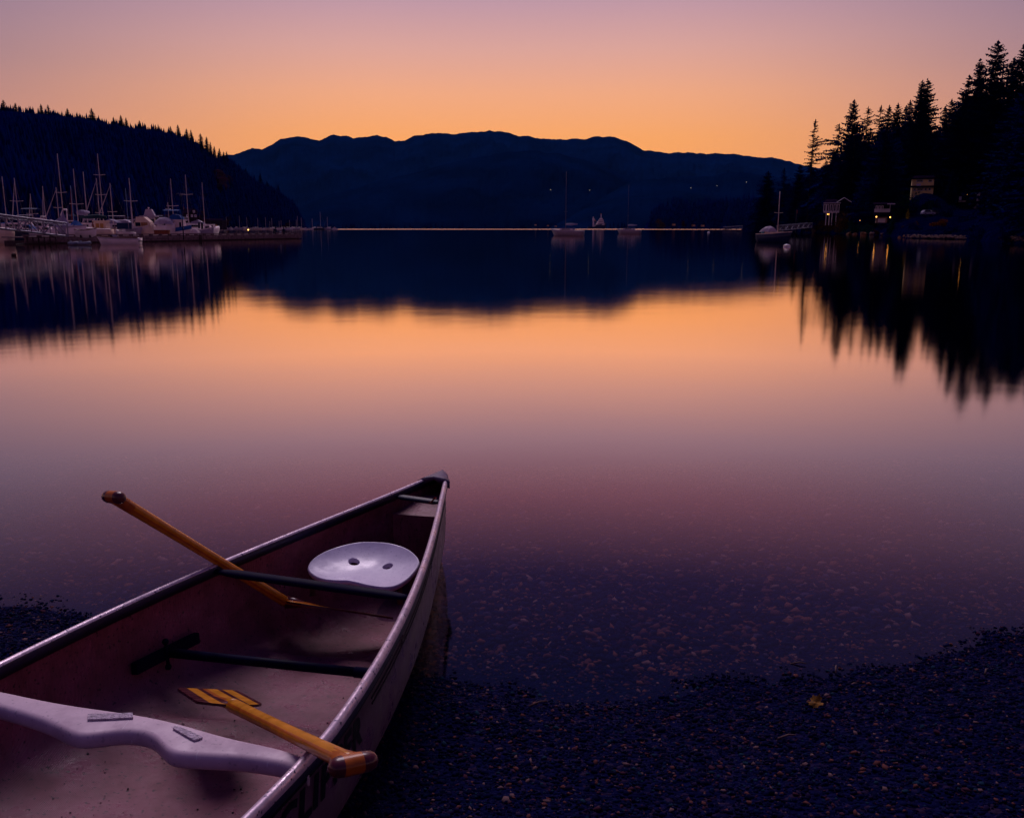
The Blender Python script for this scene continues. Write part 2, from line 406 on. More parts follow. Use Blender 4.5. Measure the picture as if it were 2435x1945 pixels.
for i in range(len(SS)-1):
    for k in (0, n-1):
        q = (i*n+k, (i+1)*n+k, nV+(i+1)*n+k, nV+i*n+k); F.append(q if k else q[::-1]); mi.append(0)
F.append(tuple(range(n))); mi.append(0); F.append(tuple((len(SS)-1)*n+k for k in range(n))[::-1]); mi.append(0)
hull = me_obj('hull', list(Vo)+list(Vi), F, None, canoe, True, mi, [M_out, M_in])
# gunwales: rounded rail with an outer lip
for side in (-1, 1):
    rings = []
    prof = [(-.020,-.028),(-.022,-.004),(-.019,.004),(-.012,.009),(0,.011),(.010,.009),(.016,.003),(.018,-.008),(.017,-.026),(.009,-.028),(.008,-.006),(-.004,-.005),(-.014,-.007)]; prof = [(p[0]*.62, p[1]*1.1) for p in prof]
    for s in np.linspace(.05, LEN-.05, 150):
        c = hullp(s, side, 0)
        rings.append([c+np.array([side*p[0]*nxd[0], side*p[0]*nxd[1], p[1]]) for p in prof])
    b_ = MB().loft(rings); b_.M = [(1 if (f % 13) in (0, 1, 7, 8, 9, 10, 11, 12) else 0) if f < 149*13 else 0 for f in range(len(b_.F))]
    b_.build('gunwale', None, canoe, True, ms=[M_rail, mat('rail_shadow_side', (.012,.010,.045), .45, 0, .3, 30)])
# bow and stern plates
for s0, s1 in ((-.015, .15), (LEN+.015, LEN-.15)):
    b_ = MB(); rings = []
    for s in np.linspace(s0, s1, 8):
        ss = min(max(s, 0.), LEN); w = float(cw(ss))+.022 if 0 < s < LEN else .012
        c = np.array([TX, TY])+s*axd; z = float(cz(ss))
        ring = [(-w, -.03), (-w, .004), (-w*.7, .018), (0, .028), (w*.7, .018), (w, .004), (w, -.03), (w*.9, -.028), (0, .012), (-w*.9, -.028)]
        rings.append([np.array([c[0]+p*nxd[0], c[1]+p*nxd[1], z+q+.002]) for p, q in ring])
    b_.loft(rings).build('bow_plate' if s0 < 1 else 'stern_plate', mat('plate_vinyl', (.10,.06,.13), .5, 0, .3, 25, .3, 90), canoe, True)
# flotation tank in the bow
b_ = MB(); rings = []
for s in np.linspace(.06, .45, 10):
    zt = .062+.03*(.45-s)
    aa = [a for a in np.linspace(.02, 1, 40) if float(cz(s))-hullp(s, 1, a, -.01)[2] > zt]
    L_ = [hullp(s, -1, a, -.011) for a in np.linspace(aa[0], 1, 8)]; R_ = [hullp(s, 1, a, -.011) for a in np.linspace(1, aa[0], 8)]
    rings.append(L_+R_[1:])
b_.loft(rings)
b_.build('float_tank', M_in, canoe, False)
# carry handle, thwart
def crossbar(name, sL, sR, r, flat, drop, m, inset=.012, dz=0.):
    A = hullp(sL, -1, 0, -inset)+np.array([0,0,-drop]); B = hullp(sR, 1, 0, -inset)+np.array([0,0,-drop])
    ps = [A+(B-A)*k for k in np.linspace(0, 1, 24)]
    k = np.linspace(0, 1, 24); rr = r*(.55+.45*np.minimum(1, np.minimum(k, 1-k)/.12))
    return MB().tube(ps, list(rr), 14, flat=flat, mi=0).build(name, m, canoe, True)
crossbar('carry_handle', s_of(938, 1171, -1), s_of(1050, 1187, 1), .024, .5, .018, mat('handle_dark', (.008,.007,.03), .45, 0, .3))
crossbar('thwart', s_of(505, 1352, -1), s_of(976, 1412, 1), .024, .55, .012, mat('thwart_dark', (.003,.001,.024), .6, 0, .3, spec=.04))
# seat
sz0 = .345
outl = [(736,1346),(745,1332),(762,1319),(785,1308),(820,1297),(856,1290),(888,1290),(920,1292),(946,1298),(968,1307),(984,1320),(994,1334),(990,1347),(980,1360),(969,1372),(956,1382),(940,1391),(920,1395),(896,1393),(871,1389),(855,1384),(839,1380),(825,1378),(810,1379),(792,1378),(773,1376),(757,1371),(746,1364),(738,1356)]
pts = []
for px, py in outl:
    back_ = max(0, min(1, (1372-py)/70.))
    pts.append(atz(px, py, sz0+.045*back_))
pts = np.array(pts)
# resample smooth
def resample(P, n, closed=True):
    P = np.asarray(P); Q = np.vstack([P, P[:1]]) if closed else P
    for _ in range(3):
        if closed:
            Q2 = Q[:-1]; Q2 = np.stack([.75*Q2+.25*np.roll(Q2, -1, 0), .25*Q2+.75*np.roll(Q2, -1, 0)], 1).reshape(-1, 3); Q = np.vstack([Q2, Q2[:1]])
    d = np.r_[0, np.cumsum(np.linalg.norm(np.diff(Q, axis=0), axis=1))]
    t_ = np.linspace(0, d[-1], n, endpoint=not closed)
    return np.stack([np.interp(t_, d, Q[:, i]) for i in range(Q.shape[1])], 1)
rim = resample(pts, 96); cen = rim.mean(0); cen[2] = 0
holes = []
for px, py, rx in ((842, 1342, .024), (922, 1350, .022)):
    p = atz(px, py, sz0-.012); holes.append((p[0], p[1], rx))
def seat_z(x, y):
    best = 9
    # radial fraction
    dx, dy = x-cen[0], y-cen[1]; an = math.atan2(dy, dx)
    ra = np.arctan2(rim[:,1]-cen[1], rim[:,0]-cen[0]); i = int(np.argmin(np.abs(np.angle(np.exp(1j*(ra-an))))))
    R_ = math.hypot(rim[i,0]-cen[0], rim[i,1]-cen[1]); f = min(1, math.hypot(dx, dy)/R_)
    zr = rim[i,2]; zc = sz0-.014
    return zc+(zr-zc)*f**2.4
from mathutils.geometry import delaunay_2d_cdt
P2 = [tuple(p[:2]) for p in rim]; loops = [list(range(96))]
for hx, hy, r_ in holes:
    loops.append([len(P2)+i for i in range(28)]); P2 += [(hx+math.cos(w)*r_, hy+math.sin(w)*r_) for w in np.linspace(0, 2*math.pi, 28, endpoint=False)]
for f in np.linspace(.97, .06, 24):
    for k in range(0, 96, 1 if f > .7 else (2 if f > .3 else 6)):
        x = cen[0]+(rim[k,0]-cen[0])*f; y = cen[1]+(rim[k,1]-cen[1])*f
        if all(math.hypot(x-h[0], y-h[1]) > h[2]*1.12 for h in holes): P2.append((x, y))
ed = [(l[i], l[(i+1) % len(l)]) for l in loops for i in range(len(l))]
vo_, _, fo_, _, _, _ = delaunay_2d_cdt([Vector(p) for p in P2], ed, [], 1, 1e-7)
VV = [(v.x, v.y, seat_z(v.x, v.y)) for v in vo_]; nT = len(VV); VV += [(v[0], v[1], v[2]-.007) for v in VV]; F = []
for f in fo_:
    cx, cy = np.mean([vo_[i].x for i in f]), np.mean([vo_[i].y for i in f])
    if any(math.hypot(cx-h[0], cy-h[1]) < h[2]*.98 for h in holes): continue
    F.append(tuple(f)); F.append(tuple(i+nT for i in f)[::-1])
base = len(VV); VV += [tuple(p) for p in rim]
for dr, dz in ((.003, .002), (.007, .0), (.010, -.008), (.007, -.018), (.0, -.022)):
    st = len(VV)
    for k in range(96):
        d_ = rim[k,:2]-cen[:2]; d_ = d_/np.linalg.norm(d_); VV.append((rim[k,0]+d_[0]*dr, rim[k,1]+d_[1]*dr, rim[k,2]+dz))
    for k in range(96): F.append((base+k, base+(k+1)%96, st+(k+1)%96, st+k))
    base = st
seat = me_obj('seat', VV, F, M_cream, canoe, True)
for q, (hx, hy, r_) in enumerate(holes):
    rr = [[(hx+math.cos(w)*(r_*k_), hy+math.sin(w)*(r_*k_), seat_z(hx+math.cos(w)*r_, hy+math.sin(w)*r_)+dz) for w in np.linspace(0, 2*math.pi, 28, endpoint=False)] for dz, k_ in ((0., 1.), (-.003, .95), (-.02, .95))]
    MB().loft(rr, cap=False).build('hole_collar', M_cream, seat, True)
M_tan = mat('tan_tube', (.10,.045,.045), .5)
for px, py in ((741, 1372), (950, 1392)):
    a_ = atz(px, py-10, sz0-.01); b2 = a_.copy(); b2[2] = .24; b2[1] -= .0
    MB().tube([a_, (a_+b2)/2, b2], .011, 8).build('seat_leg', M_tan, seat, True)
    a2 = a_.copy(); a2[1] += .17; a2[0] += .03; b3 = a2.copy(); b3[2] = .2
    MB().tube([a2, b3], .011, 8).build('seat_leg', M_tan, seat, True)
cc_ = hullp(s_of(640, 1290, -1), -1, .52, -.02); dd_ = hullp(s_of(1000, 1370, 1), 1, .52, -.02)
MB().box((atz(672,1388,.2)+np.array([.02,.12,0])), (.32,.035,.04), rz=.5).build('seat_rail', M_black, seat)
# foot brace
sb, ab = on_hull(385, 1556, -1)
fb = MB()
A = hullp(sb, -1, ab, -.022); B = hullp(sb, 1, ab, -.022)
mid = A+(B-A)*.82
fb.tube([A, mid], .0155, 12); fb.tube([mid, B], .0175, 12)
brace = fb.build('foot_brace', M_black, canoe, True)
for side, aa_ in ((-1, ab), (1, ab)):
    q = MB(); p0 = [hullp(sb+d, side, aa_, -.013) for d in np.linspace(-.15, .14, 9)]
    q.loft([[p+np.array([-side*.0*nxd[0], 0, -.018]), p+np.array([0,0,.02]), p+np.array([-side*nxd[0]*.02, -side*nxd[1]*.02, .022]), p+np.array([-side*nxd[0]*.022, -side*nxd[1]*.022, -.016])] for p in p0])
    q.build('bracket', M_black, brace)
    q = MB(); p = hullp(sb+.01, side, aa_, -.035)
    q.tube([p+np.array([0,0,.03]), p+np.array([.004,-.004,-.045])], .006, 8); q.ball(p+np.array([0,0,.036]), .011); q.ball(p+np.array([.004,-.004,-.052]), .011)
    q.build('clamp_screw', M_black, brace, True)
# portage yoke carved like a shoulder board
yb = [(-110,1622),(0,1641),(87,1660),(168,1675),(270,1689),(357,1702),(434,1720),(510,1743),(571,1758),(640,1772),(690,1785),(722,1797),(752,1809)]
yf = [(-110,1686),(0,1710),(100,1741),(143,1761),(168,1777),(200,1784),(240,1777),(286,1770),(332,1772),(368,1782),(383,1797),(390,1816),(408,1825),(460,1829),(561,1833),(638,1843),(684,1852),(736,1862)]
zt = .562
def poly_at(P, z, n):
    Q = np.array([atz(a, b_, z) for a, b_ in P]); 
    for _ in range(2):
        Q = np.vstack([Q[:1], np.stack([.75*Q[:-1]+.25*Q[1:], .25*Q[:-1]+.75*Q[1:]], 1).reshape(-1, 3), Q[-1:]])
    d = np.r_[0, np.cumsum(np.linalg.norm(np.diff(Q, axis=0), axis=1))]; t_ = np.linspace(0, d[-1], n)
    return np.stack([np.interp(t_, d, Q[:, i]) for i in range(3)], 1)
nB = 150; B0 = poly_at(yb, zt, 400); F0 = poly_at(yf, zt-.034, 400)
xx = np.linspace(max(B0[0,0], F0[0,0]), min(B0[-1,0], F0[-1,0]), nB)
sm = lambda v: np.convolve(np.pad(v, 4, mode='edge'), np.ones(9)/9, 'valid')
Bk = np.stack([xx, sm(np.interp(xx, B0[:,0], B0[:,1])), xx*0+zt], 1); Fr = np.stack([xx, sm(np.interp(xx, F0[:,0], F0[:,1])), xx*0+zt], 1)
rings = []
for i in range(nB):
    a_, f_ = Bk[i].copy(), Fr[i].copy(); f_[2] = zt; d_ = (f_-a_); L_ = np.linalg.norm(d_); d_ /= L_
    if L_ < .05: d_ = np.array([0,-1.,0]); L_ = .05
    th_ = .036
    pr = [(0.0,-.008),(.0015,-.003),(.005,-.0005),(.010,0),(L_*.4,.0),(L_-.018,.0),(L_-.012,-.0012),(L_-.007,-.004),(L_-.003,-.009),(L_-.001,-.015),(L_,-.022),(L_-.001,-th_+.006),(L_-.004,-th_),(L_-.012,-th_-.003),(L_*.5,-th_-.003),(.01,-th_),(0,-.03)]
    rings.append([a_+d_*p+np.array([0,0,q]) for p, q in pr])
yoke = MB().loft(rings).build('yoke', M_yoke, canoe, True)
for P in ([(209,1700),(262,1699),(316,1697),(317,1708),(262,1711),(209,1713)], [(411,1733),(415,1729),(428,1731),(455,1742),(482,1755),(474,1759),(462,1762),(440,1750)]):
    Q = [atz(a, b_, zt+.001) for a, b_ in P]
    MB().loft([[q for q in Q], [q+np.array([0,0,.004]) for q in Q]]).build('grip_pad', M_patch, yoke)
# lettering and pin stripes on the right side of the hull
def hs(s, d):   # outside of the right side, d metres below the gunwale
    a = 0.; 
    lo_, hi_ = 0., .95
    for _ in range(24):
        a = (lo_+hi_)/2
        if float(cz(s))-hullp(s, 1, a)[2] < d: lo_ = a
        else: hi_ = a
    p = hullp(s, 1, a, .0025); return p
for d0, d1, s0, s1 in ((.060, .066, .25, 2.34), (.076, .081, .25, 2.34), (.03, .045, .12, 3.4)):
    q = MB(); ss = np.linspace(s0, s1, 60)
    q.loft([[hs(s, d0), hs(s, d1), hs(s, d1)+np.array([-.002,0,0]), hs(s, d0)+np.array([-.002,0,0])] for s in ss])
    q.build('pin_stripe', M_ink, hull)
tcu = bpy.data.curves.new('t', 'FONT'); tcu.body = 'CLIPPER'; tcu.size = 1; tcu.shear = .25; tcu.offset = .04; tcu.space_character = 1.12; tcu.resolution_u = 3
to = bpy.data.objects.new('t', tcu); sc.collection.objects.link(to)
bpy.context.view_layer.update()
tm = bpy.data.meshes.new_from_object(to.evaluated_get(bpy.context.evaluated_depsgraph_get()))
bpy.data.objects.remove(to)
import bmesh
bm = bmesh.new(); bm.from_mesh(tm)
bmesh.ops.triangulate(bm, faces=bm.faces[:])
bmesh.ops.subdivide_edges(bm, edges=[e for e in bm.edges if e.calc_length() > .25], cuts=2, use_grid_fill=False)
TV = np.array([v.co[:] for v in bm.verts]); TF = [tuple(v.index for v in f.verts) for f in bm.faces]; bm.free()
def hs_find(px, py): return min(((np.linalg.norm(proj(hs(s_, d_))-(px, py)), s_, d_) for s_ in np.linspace(1.6, 3.4, 60) for d_ in np.linspace(.03, .22, 24)))[1:]
rt_, rb_, ct_, cb_ = hs_find(858, 1703), hs_find(838, 1766), hs_find(719, 1891), hs_find(687, 1945)

S_R, S_C, D_T, D_B = (rt_[0]+rb_[0])/2-.04, (ct_[0]+cb_[0])/2+.08, .052, .052+max(.075, (rb_[1]+cb_[1]-rt_[1]-ct_[1])/2)
x0, x1 = TV[:,0].min(), TV[:,0].max(); y0, y1 = TV[:,1].min(), TV[:,1].max()
LV = [hs(S_C+(S_R-S_C)*(v[0]-x0)/(x1-x0), D_B+(D_T-D_B)*(v[1]-y0)/(y1-y0)) for v in TV]
me_obj('lettering', LV, TF, M_ink, hull)

# ------------------------------------------------------------------ paddles
def paddle(name, label, P_grip, P_neck, blade_px, bl_n, grip_w, blade_pts, up_hint, rs=.0215):
    e = empty(name, tuple(P_neck), label, 'paddle', world=True)
    ax_ = (P_grip-P_neck); L_ = np.linalg.norm(ax_); ax_ /= L_
    wv = up_hint-ax_*np.dot(up_hint, ax_); wv /= np.linalg.norm(wv)
    k = np.linspace(0, 1, 30)
    q = MB(); n = 16
    rings = []; 
    for kk in k:
        r = rs*(1-.12*math.sin(math.pi*kk)); p = P_neck+ax_*L_*kk
        c2 = np.cross(ax_, wv)
        rings.append([p+wv*math.cos(w)*r*1.12+c2*math.sin(w)*r*.92 for w in np.linspace(0, 2*math.pi, n, endpoint=False)])
    st = len(q.F); q.loft(rings)
    q.M = [(1 if (f % n) in (1, 6, 9, 14) else (2 if (f % n) in (3, 4, 11, 12) else 0)) if f < 29*n else 0 for f in range(len(q.F))]
    q.build('shaft', None, e, True, ms=[M_amber, M_amber2, M_amber])
    # T grip
    g = MB(); c2 = np.cross(ax_, wv); rings = []
    for u in np.linspace(-1, 1, 19):
        rad = .024*math.sqrt(max(.03, 1-abs(u)**5))
        rings.append([P_grip+ax_*(.008+math.cos(w)*rad*.95)+wv*u*grip_w/2+c2*math.sin(w)*rad*.85 for w in np.linspace(0, 2*math.pi, 14, endpoint=False)])
    g.loft(rings); nn = 14
    g.M = [0 if 5 <= (f//nn) <= 11 and f < 18*nn else 1 for f in range(len(g.F))]
    # throat that flares from the shaft into the grip
    rr2 = []
    for kk in np.linspace(0, 1, 8):
        rr2.append([P_grip-ax_*.085*(1-kk)+wv*math.cos(w)*(rs+(grip_w*.42-rs)*kk**1.7)+c2*math.sin(w)*rs*.9 for w in np.linspace(0, 2*math.pi, 14, endpoint=False)])
    b0 = len(g.F); g.loft(rr2)
    g.build('grip', None, e, True, ms=[M_amber2, M_maroon])
    return e, ax_, wv, L_
def blade(e, C, ldir, wdir, Lb, Wb, stripes):
    """flat laminated blade: C neck, ldir towards the tip"""
    ldir = ldir/np.linalg.norm(ldir); wdir = wdir-ldir*np.dot(wdir, ldir); wdir /= np.linalg.norm(wdir); nd = np.cross(ldir, wdir)
    q = MB(); cols = stripes; 
    def half(t_):   # outline half width
        if t_ < .16: return Wb/2*(.2+.8*(math.sin(t_/.16*math.pi/2))**.8)
        return Wb/2*(1 if t_ < .93 else 1-.12*((t_-.93)/.07)**2)
    T = np.linspace(0, 1, 24); U = np.linspace(-1, 1, len(cols)+1)
    V = []; 
    for t_ in T:
        for u in U:
            hw = half(t_); uu = max(-hw, min(hw, u*Wb/2))
            thk = .0035+.011*max(0, 1-t_*2.0)*math.exp(-(u/.25)**2)
            for sg in (1, -1): V.append(C+ldir*Lb*t_+wdir*uu+nd*sg*thk)
    n = len(U)*2; F = []; M_ = []
    for i in range(len(T)-1):
        for k in range(len(U)-1):
            a = i*n+k*2; F += [(a, a+2, a+n+2, a+n), (a+1, a+n+1, a+n+3, a+3)]; M_ += [cols[k]]*2
        a = i*n; F += [(a, a+n, a+n+1, a+1), (a+n-2, a+n-1, a+2*n-1, a+2*n-2)]; M_ += [cols[0], cols[-1]]
    a = (len(T)-1)*n
    for k in range(len(U)-1): F.append((a+k*2, a+k*2+2, a+k*2+3, a+k*2+1)); M_.append(1)
    q.add(V, F); q.M = M_
    q.build('blade', None, e, False, ms=[M_amber, M_maroon, M_amber2])
# paddle 1: leans on the left gunwale, blade under the thwart
P1g = hullp(s_of(511, 1348, -1), -1, 0)+np.array([0,0,.034])
bend1 = atz(678, 1430, .275)
u = P1g-bend1; 
grip1 = bend1+u*((.0+min(((np.linalg.norm(proj(bend1+u*k)-(272,1188)), k) for k in np.linspace(1.2, 3.5, 300)))[1]))
e1, a1, w1, _ = paddle('paddle', 'amber wooden paddle resting on the left gunwale with its blade under the thwart', grip1, bend1, None, None, .10, None, np.array([-1.,.35,.1]))
tip1 = atz(925, 1468, .165)
vd = ray(800, 1450); vd /= np.linalg.norm(vd)
blade(e1, bend1, tip1-bend1, vd+np.array([0,0,.012]), np.linalg.norm(tip1-bend1), .20, [1,0,2,2,0,1])
MB().tube([bend1-(tip1-bend1)*.0-a1*.004, bend1+(tip1-bend1)*.10, bend1+(tip1-bend1)*.22], [.026, .02, .006], 12).build('throat', M_maroon, e1, True)
# paddle 2: grip over the right gunwale, blade on the floor
Pg2 = hullp(s_of(748, 1800, 1), 1, 0)+np.array([0,0,.028])
neck2 = atz(556, 1678, .40)
u = Pg2-neck2
k2 = min(((abs(proj(neck2+u*k)[0]-836), k) for k in np.linspace(1, 2.2, 300)))[1]
grip2 = neck2+u*k2
e2, a2, w2, _ = paddle('paddle', 'honey coloured wooden paddle with its grip hanging over the right gunwale', grip2, neck2, None, None, .10, None, np.array([1.,.55,-.12]), .0195)
tipc = atz(492, 1640, .29)
wd = atz(560, 1650, .30)-atz(440, 1634, .30)
blade(e2, neck2-a2*(-.0), tipc-neck2, wd, np.linalg.norm(tipc-neck2), .185, [1,1,0,0,1,2,0,0,1,0,0,1])
ld2 = (tipc-neck2); MB().tube([neck2+a2*.01, neck2+ld2*.06, neck2+ld2*.18, neck2+ld2*.32], [.0195, .018, .013, .004], 14).build('throat', M_amber, e2, True)
# grit lying in the bottom of the hull
q = MB(); r = np.random.RandomState(8)
for i in range(420):
    s_ = r.uniform(1.9, 3.1) if i % 3 else r.uniform(.8, 3.4); a_ = r.uniform(.55, 1.) ; p = hullp(s_, 1 if r.rand() < .65 else -1, a_, -.009); k_ = .001+.0026*r.rand()**3
    q.ball(p+np.array([0,0,k_*.5]), (k_*r.uniform(.7,1.5), k_, k_*.7), 5, 4, 0 if r.rand() < .8 else 1)
gt = q.build('grit', None, None, ms=[M_ink, mat('pale_sand', (.35,.2,.22), .9)]); tag(gt, 'scattered grains of grit lying on the canoe floor', 'grit', kind='stuff')
# leaves
def leaf(name, c, r, m, label, tilt=(0,0), rz=0.):
    P = []; 
    for i in range(30):
        w = 2*math.pi*i/30; rad = r*(.55+.45*abs(math.cos(2.5*w+.0)))*(1 if i % 2 else .8)
        x, y = math.cos(w+rz)*rad, math.sin(w+rz)*rad
        P.append((x, y, x*tilt[0]+y*tilt[1]+.25*rad*math.sin(3*w)+.012))
    V = [(0,0,.01)]+P+[(p[0], p[1], p[2]-.0015) for p in P]+[(0,0,.008)]
    F = [(0, 1+i, 1+(i+1)%30) for i in range(30)]+[(61, 31+(i+1)%30, 31+i) for i in range(30)]+[(1+i, 31+i, 31+(i+1)%30, 1+(i+1)%30) for i in range(30)]
    e = me_obj(name, V, F, m); e.location = tuple(c); tag(e, label, 'leaf'); return e
yl = atz(1940, 1671, float(ground_z(.92, 2.75))); 
leaf('leaf', (yl[0], yl[1], float(ground_z(yl[0], yl[1]))+.006), .03, mat('yellow_leaf', (.20,.075,.004), .8, 0, .7, 90), 'yellow leaf lying alone on the dark gravel', (.35,.55), .6)
rl = hullp(s_of(1050, 1190, 1), 1, 0, -.03)+np.array([-.012,0,-.012])
leaf('leaf', tuple(rl), .022, mat('red_leaf', (.3,.02,.01), .6), 'small red leaf caught at the end of the bow handle', (.8,-.5), .5)
# a few sticks
for i, (px, py, l, rz) in enumerate(((1280,1660,.07,.3),(1900,1552,.06,-.2),(1990,1567,.05,1.2),(1870,1778,.06,.1),(2345,1600,.04,.9))):
    c = atz(px, py, .05); c[2] = float(ground_z(c[0], c[1]))+.012
    d_ = np.array([math.cos(rz), math.sin(rz), .15])*l/2
    s_ = MB().tube([c-d_, c+d_*.2+np.array([0,.004,.004]), c+d_], [.004,.0035,.002], 6).build('driftwood_twig', mat('twig', (.12,.06,.06), .8), None, True)
    tag(s_, ['rust brown twig on the gravel between the hull and the yellow leaf', 'pale twig lying along the waterline above the yellow leaf', 'short upright twig at the waterline right of the pale twig', 'thin twig on the gravel well below the yellow leaf', 'pale bit of wood on the gravel near the right edge'][i], 'twig', 'twigs on the beach')

# ------------------------------------------------------------------ hills and land
M_wood = lambda n, c, v=.5, s=.02: mat(n, c, 1, 0, v, s, 0, spec=0)
M_hillA = M_wood('far_mountain', (.001,.010,.052), .35, .004)  # bluish distance haze put into the slope colour, middle hill too
M_hillB = M_wood('middle_hill', (.0005,.007,.040), .35, .005)
M_hillL = M_wood('left_hill', (.0003,.0015,.04), .5, .01)
def lerp_pts(P, x): return np.interp(x, [p[0] for p in P], [p[1] for p in P])
def ridge(name, P, D0, D1, D2, x0, x1, dx, m, teeth, seed, rows=26, foot=0., pw=.75, rug=0.):
    """a hill whose crest runs through P; the foot stands at D0(px), the crest at D1(px)"""
    xs_ = np.arange(x0, x1+dx, dx); r = np.random.RandomState(seed)
    d0 = D0(xs_) if callable(D0) else np.full(len(xs_), float(D0)); d1 = D1(xs_) if callable(D1) else np.full(len(xs_), float(D1))
    V = []; 
    for j in range(rows+1):
        k = j/rows
        for i, x in enumerate(xs_):
            if k <= .8:
                q = k/.8; Dd = d0[i]+(d1[i]-d0[i])*q
                yp = lerp_pts(P, x); ztop = at(x, yp, d1[i])[2]
                ztop += rug*d1[i]/FPX*(float(fbm(np.array(x/22.+seed), np.array(seed*1.), seed+3, 5)))*2
                z = foot+(ztop-foot)*(q**pw)
                z += (ztop*.13)*math.sin(math.pi*q)*(fbm(np.array(x/90.+seed), np.array(q*3.), seed, 4)*2)+(ztop*.05*min(1, 3*(1-q)))*fbm(np.array(x/16.+seed), np.array(q*14.), seed+7, 4)*(rug > 0)
                if q == 1: z += (r.rand()**2)*teeth*d1[i]/FPX
            else:
                q = (k-.8)/.2; Dd = d1[i]+(D2-0)*q; z = at(x, lerp_pts(P, x), d1[i])[2]*(1-q)**1.3-1*q-6*(rug > 0)
            w = at(x, 541, Dd); V.append((w[0], Dd, z))
    n = len(xs_); F = [(j*n+i, j*n+i+1, (j+1)*n+i+1, (j+1)*n+i) for j in range(rows) for i in range(n-1)]
    o = me_obj(name, V, F, m, smooth=False); tag(o, kind='structure'); return o, np.array(V).reshape(rows+1, n, 3), xs_
RA = [(380,440),(540,370),(565,367),(610,352),(632,357),(655,345),(678,330),(700,326),(723,325),(768,334),(785,328),(802,320),(825,322),(847,331),(880,325),(903,322),(925,328),(943,336.5),(960,336.5),(985,326),(1016,317.4),(1062,319.6),(1084,321),(1129,314),(1165,311),(1197,313),(1242,323),(1290,328),(1333,331),(1378,331),(1420,326),(1457,326),(1485,335),(1525,358),(1581,364),(1694,364),(1762,369),(1841,378),(1909,395),(2000,405),(2300,430)]
RB = [(560,545),(640,520),(720,490),(800,460),(900,432),(1000,408),(1080,385),(1180,365),(1260,358),(1330,365),(1400,385),(1470,412),(1530,435),(1600,470),(1700,545)]
RC = [(1300,545),(1400,480),(1500,430),(1600,418),(1680,418),(1733,406),(1800,412),(1900,430),(2000,440),(2200,470)]
rA, _, _ = ridge('mountain', RA, 3600, 5200, 900, 400, 2300, 2.2, M_hillA, 2.2, 3, rows=44, rug=4.)
rB, GB, xB = ridge('wooded_hill', RB, 2700, 3500, 600, 560, 1700, 2.2, M_hillB, 1.8, 5, rows=34, rug=3.)
rC, GC, xC = ridge('wooded_hill', RC, 2300, 3100, 600, 1300, 2200, 2.2, M_hillB, 1.8, 8, rug=3.)
RL = [(-260,225),(-100,248),(0,262),(49,267),(137,275),(210,283),(268,294),(305,302),(366,310),(415,318),(438,323),(478,338),(502,356),(526,378),(548,382),(570,391),(590,410),(612,428),(636,445),(665,454),(685,470),(704,486),(719,515),(729,538),(735,545)]
D0L = lambda x: np.interp(x, [-260, 0, 300, 420, 505, 650, 730], [140, 190, 300, 480, 960, 1040, 1180])
D1L = lambda x: np.interp(x, [-260, 0, 300, 420, 505, 650, 735], [600, 700, 860, 980, 1230, 1320, 1380])
rL, GL, xL = ridge('left_hill', RL, D0L, D1L, 500, -260, 735, 3.5, M_hillL, 0, 12, 30, pw=1.1)
RH = [(1530,545),(1546,520),(1570,500),(1598,486),(1640,488),(1700,490),(1785,480),(1850,480),(1990,470)]
rH, GH, xH = ridge('headland', RH, 1500, 1800, 300, 1530, 1990, 4, M_hillL, 0, 21, 12)

# small trees: jagged tiers, merged only where the far wood reads as one mass
def jag_tree(r, n=7, tiers=4):
    V = []; F = []
    for q in range(tiers):
        z0 = .12+.78*q/tiers-.05; z1 = min(1., z0+.42); rr = .2*(1-q/(tiers+.3))
        b0 = len(V)
        for k in range(n):
            w = 2*math.pi*(k+r.rand()*.6)/n; ra = rr*r.uniform(.55, 1.25); V.append((math.cos(w)*ra, math.sin(w)*ra, z0+r.uniform(-.05, .04)))
        V.append((0, 0, z1)); F += [(b0+k, b0+(k+1)%n, b0+n) for k in range(n)]
    return np.array(V), np.array(F)
def wood(name, spots, m, seed, label, cat):
    r = np.random.RandomState(seed); protos = [jag_tree(r) for _ in range(8)]
    VV = []; FF = []; b = 0
    for (x, y, z, h) in spots:
        V, F = protos[r.randint(8)]; a = r.rand()*6.28; wv = r.uniform(.8, 1.3)
        P = np.stack([(V[:,0]*math.cos(a)-V[:,1]*math.sin(a))*h*wv, (V[:,0]*math.sin(a)+V[:,1]*math.cos(a))*h*wv, V[:,2]*h*1.0], 1)+(x, y, z-h*.12)
        VV.append(P); FF.append(F+b); b += len(P)
    V = np.concatenate(VV); F = np.concatenate(FF)
    me = bpy.data.meshes.new(name); me.vertices.add(len(V)); me.vertices.foreach_set('co', V.ravel())
    me.loops.add(len(F)*3); me.loops.foreach_set('vertex_index', F.ravel().astype(np.int32))
    me.polygons.add(len(F)); me.polygons.foreach_set('loop_start', np.arange(0, len(F)*3, 3, dtype=np.int32)); me.update(calc_edges=True)
    me.materials.append(m); o = bpy.data.objects.new(name, me); sc.collection.objects.link(o)
    tag(o, label, cat, kind='stuff'); return o
def surf(G, xs_, px, q):     # point on a ridge surface, q 0 foot .. 1 crest
    j = q*.8*(G.shape[0]-1); i = (px-xs_[0])/(xs_[1]-xs_[0])
    j0 = min(int(j), G.shape[0]-2); i0 = max(0, min(int(i), len(xs_)-2)); fj = j-j0; fi = i-i0
    return (G[j0, i0]*(1-fi)+G[j0, i0+1]*fi)*(1-fj)+(G[j0+1, i0]*(1-fi)+G[j0+1, i0+1]*fi)*fj
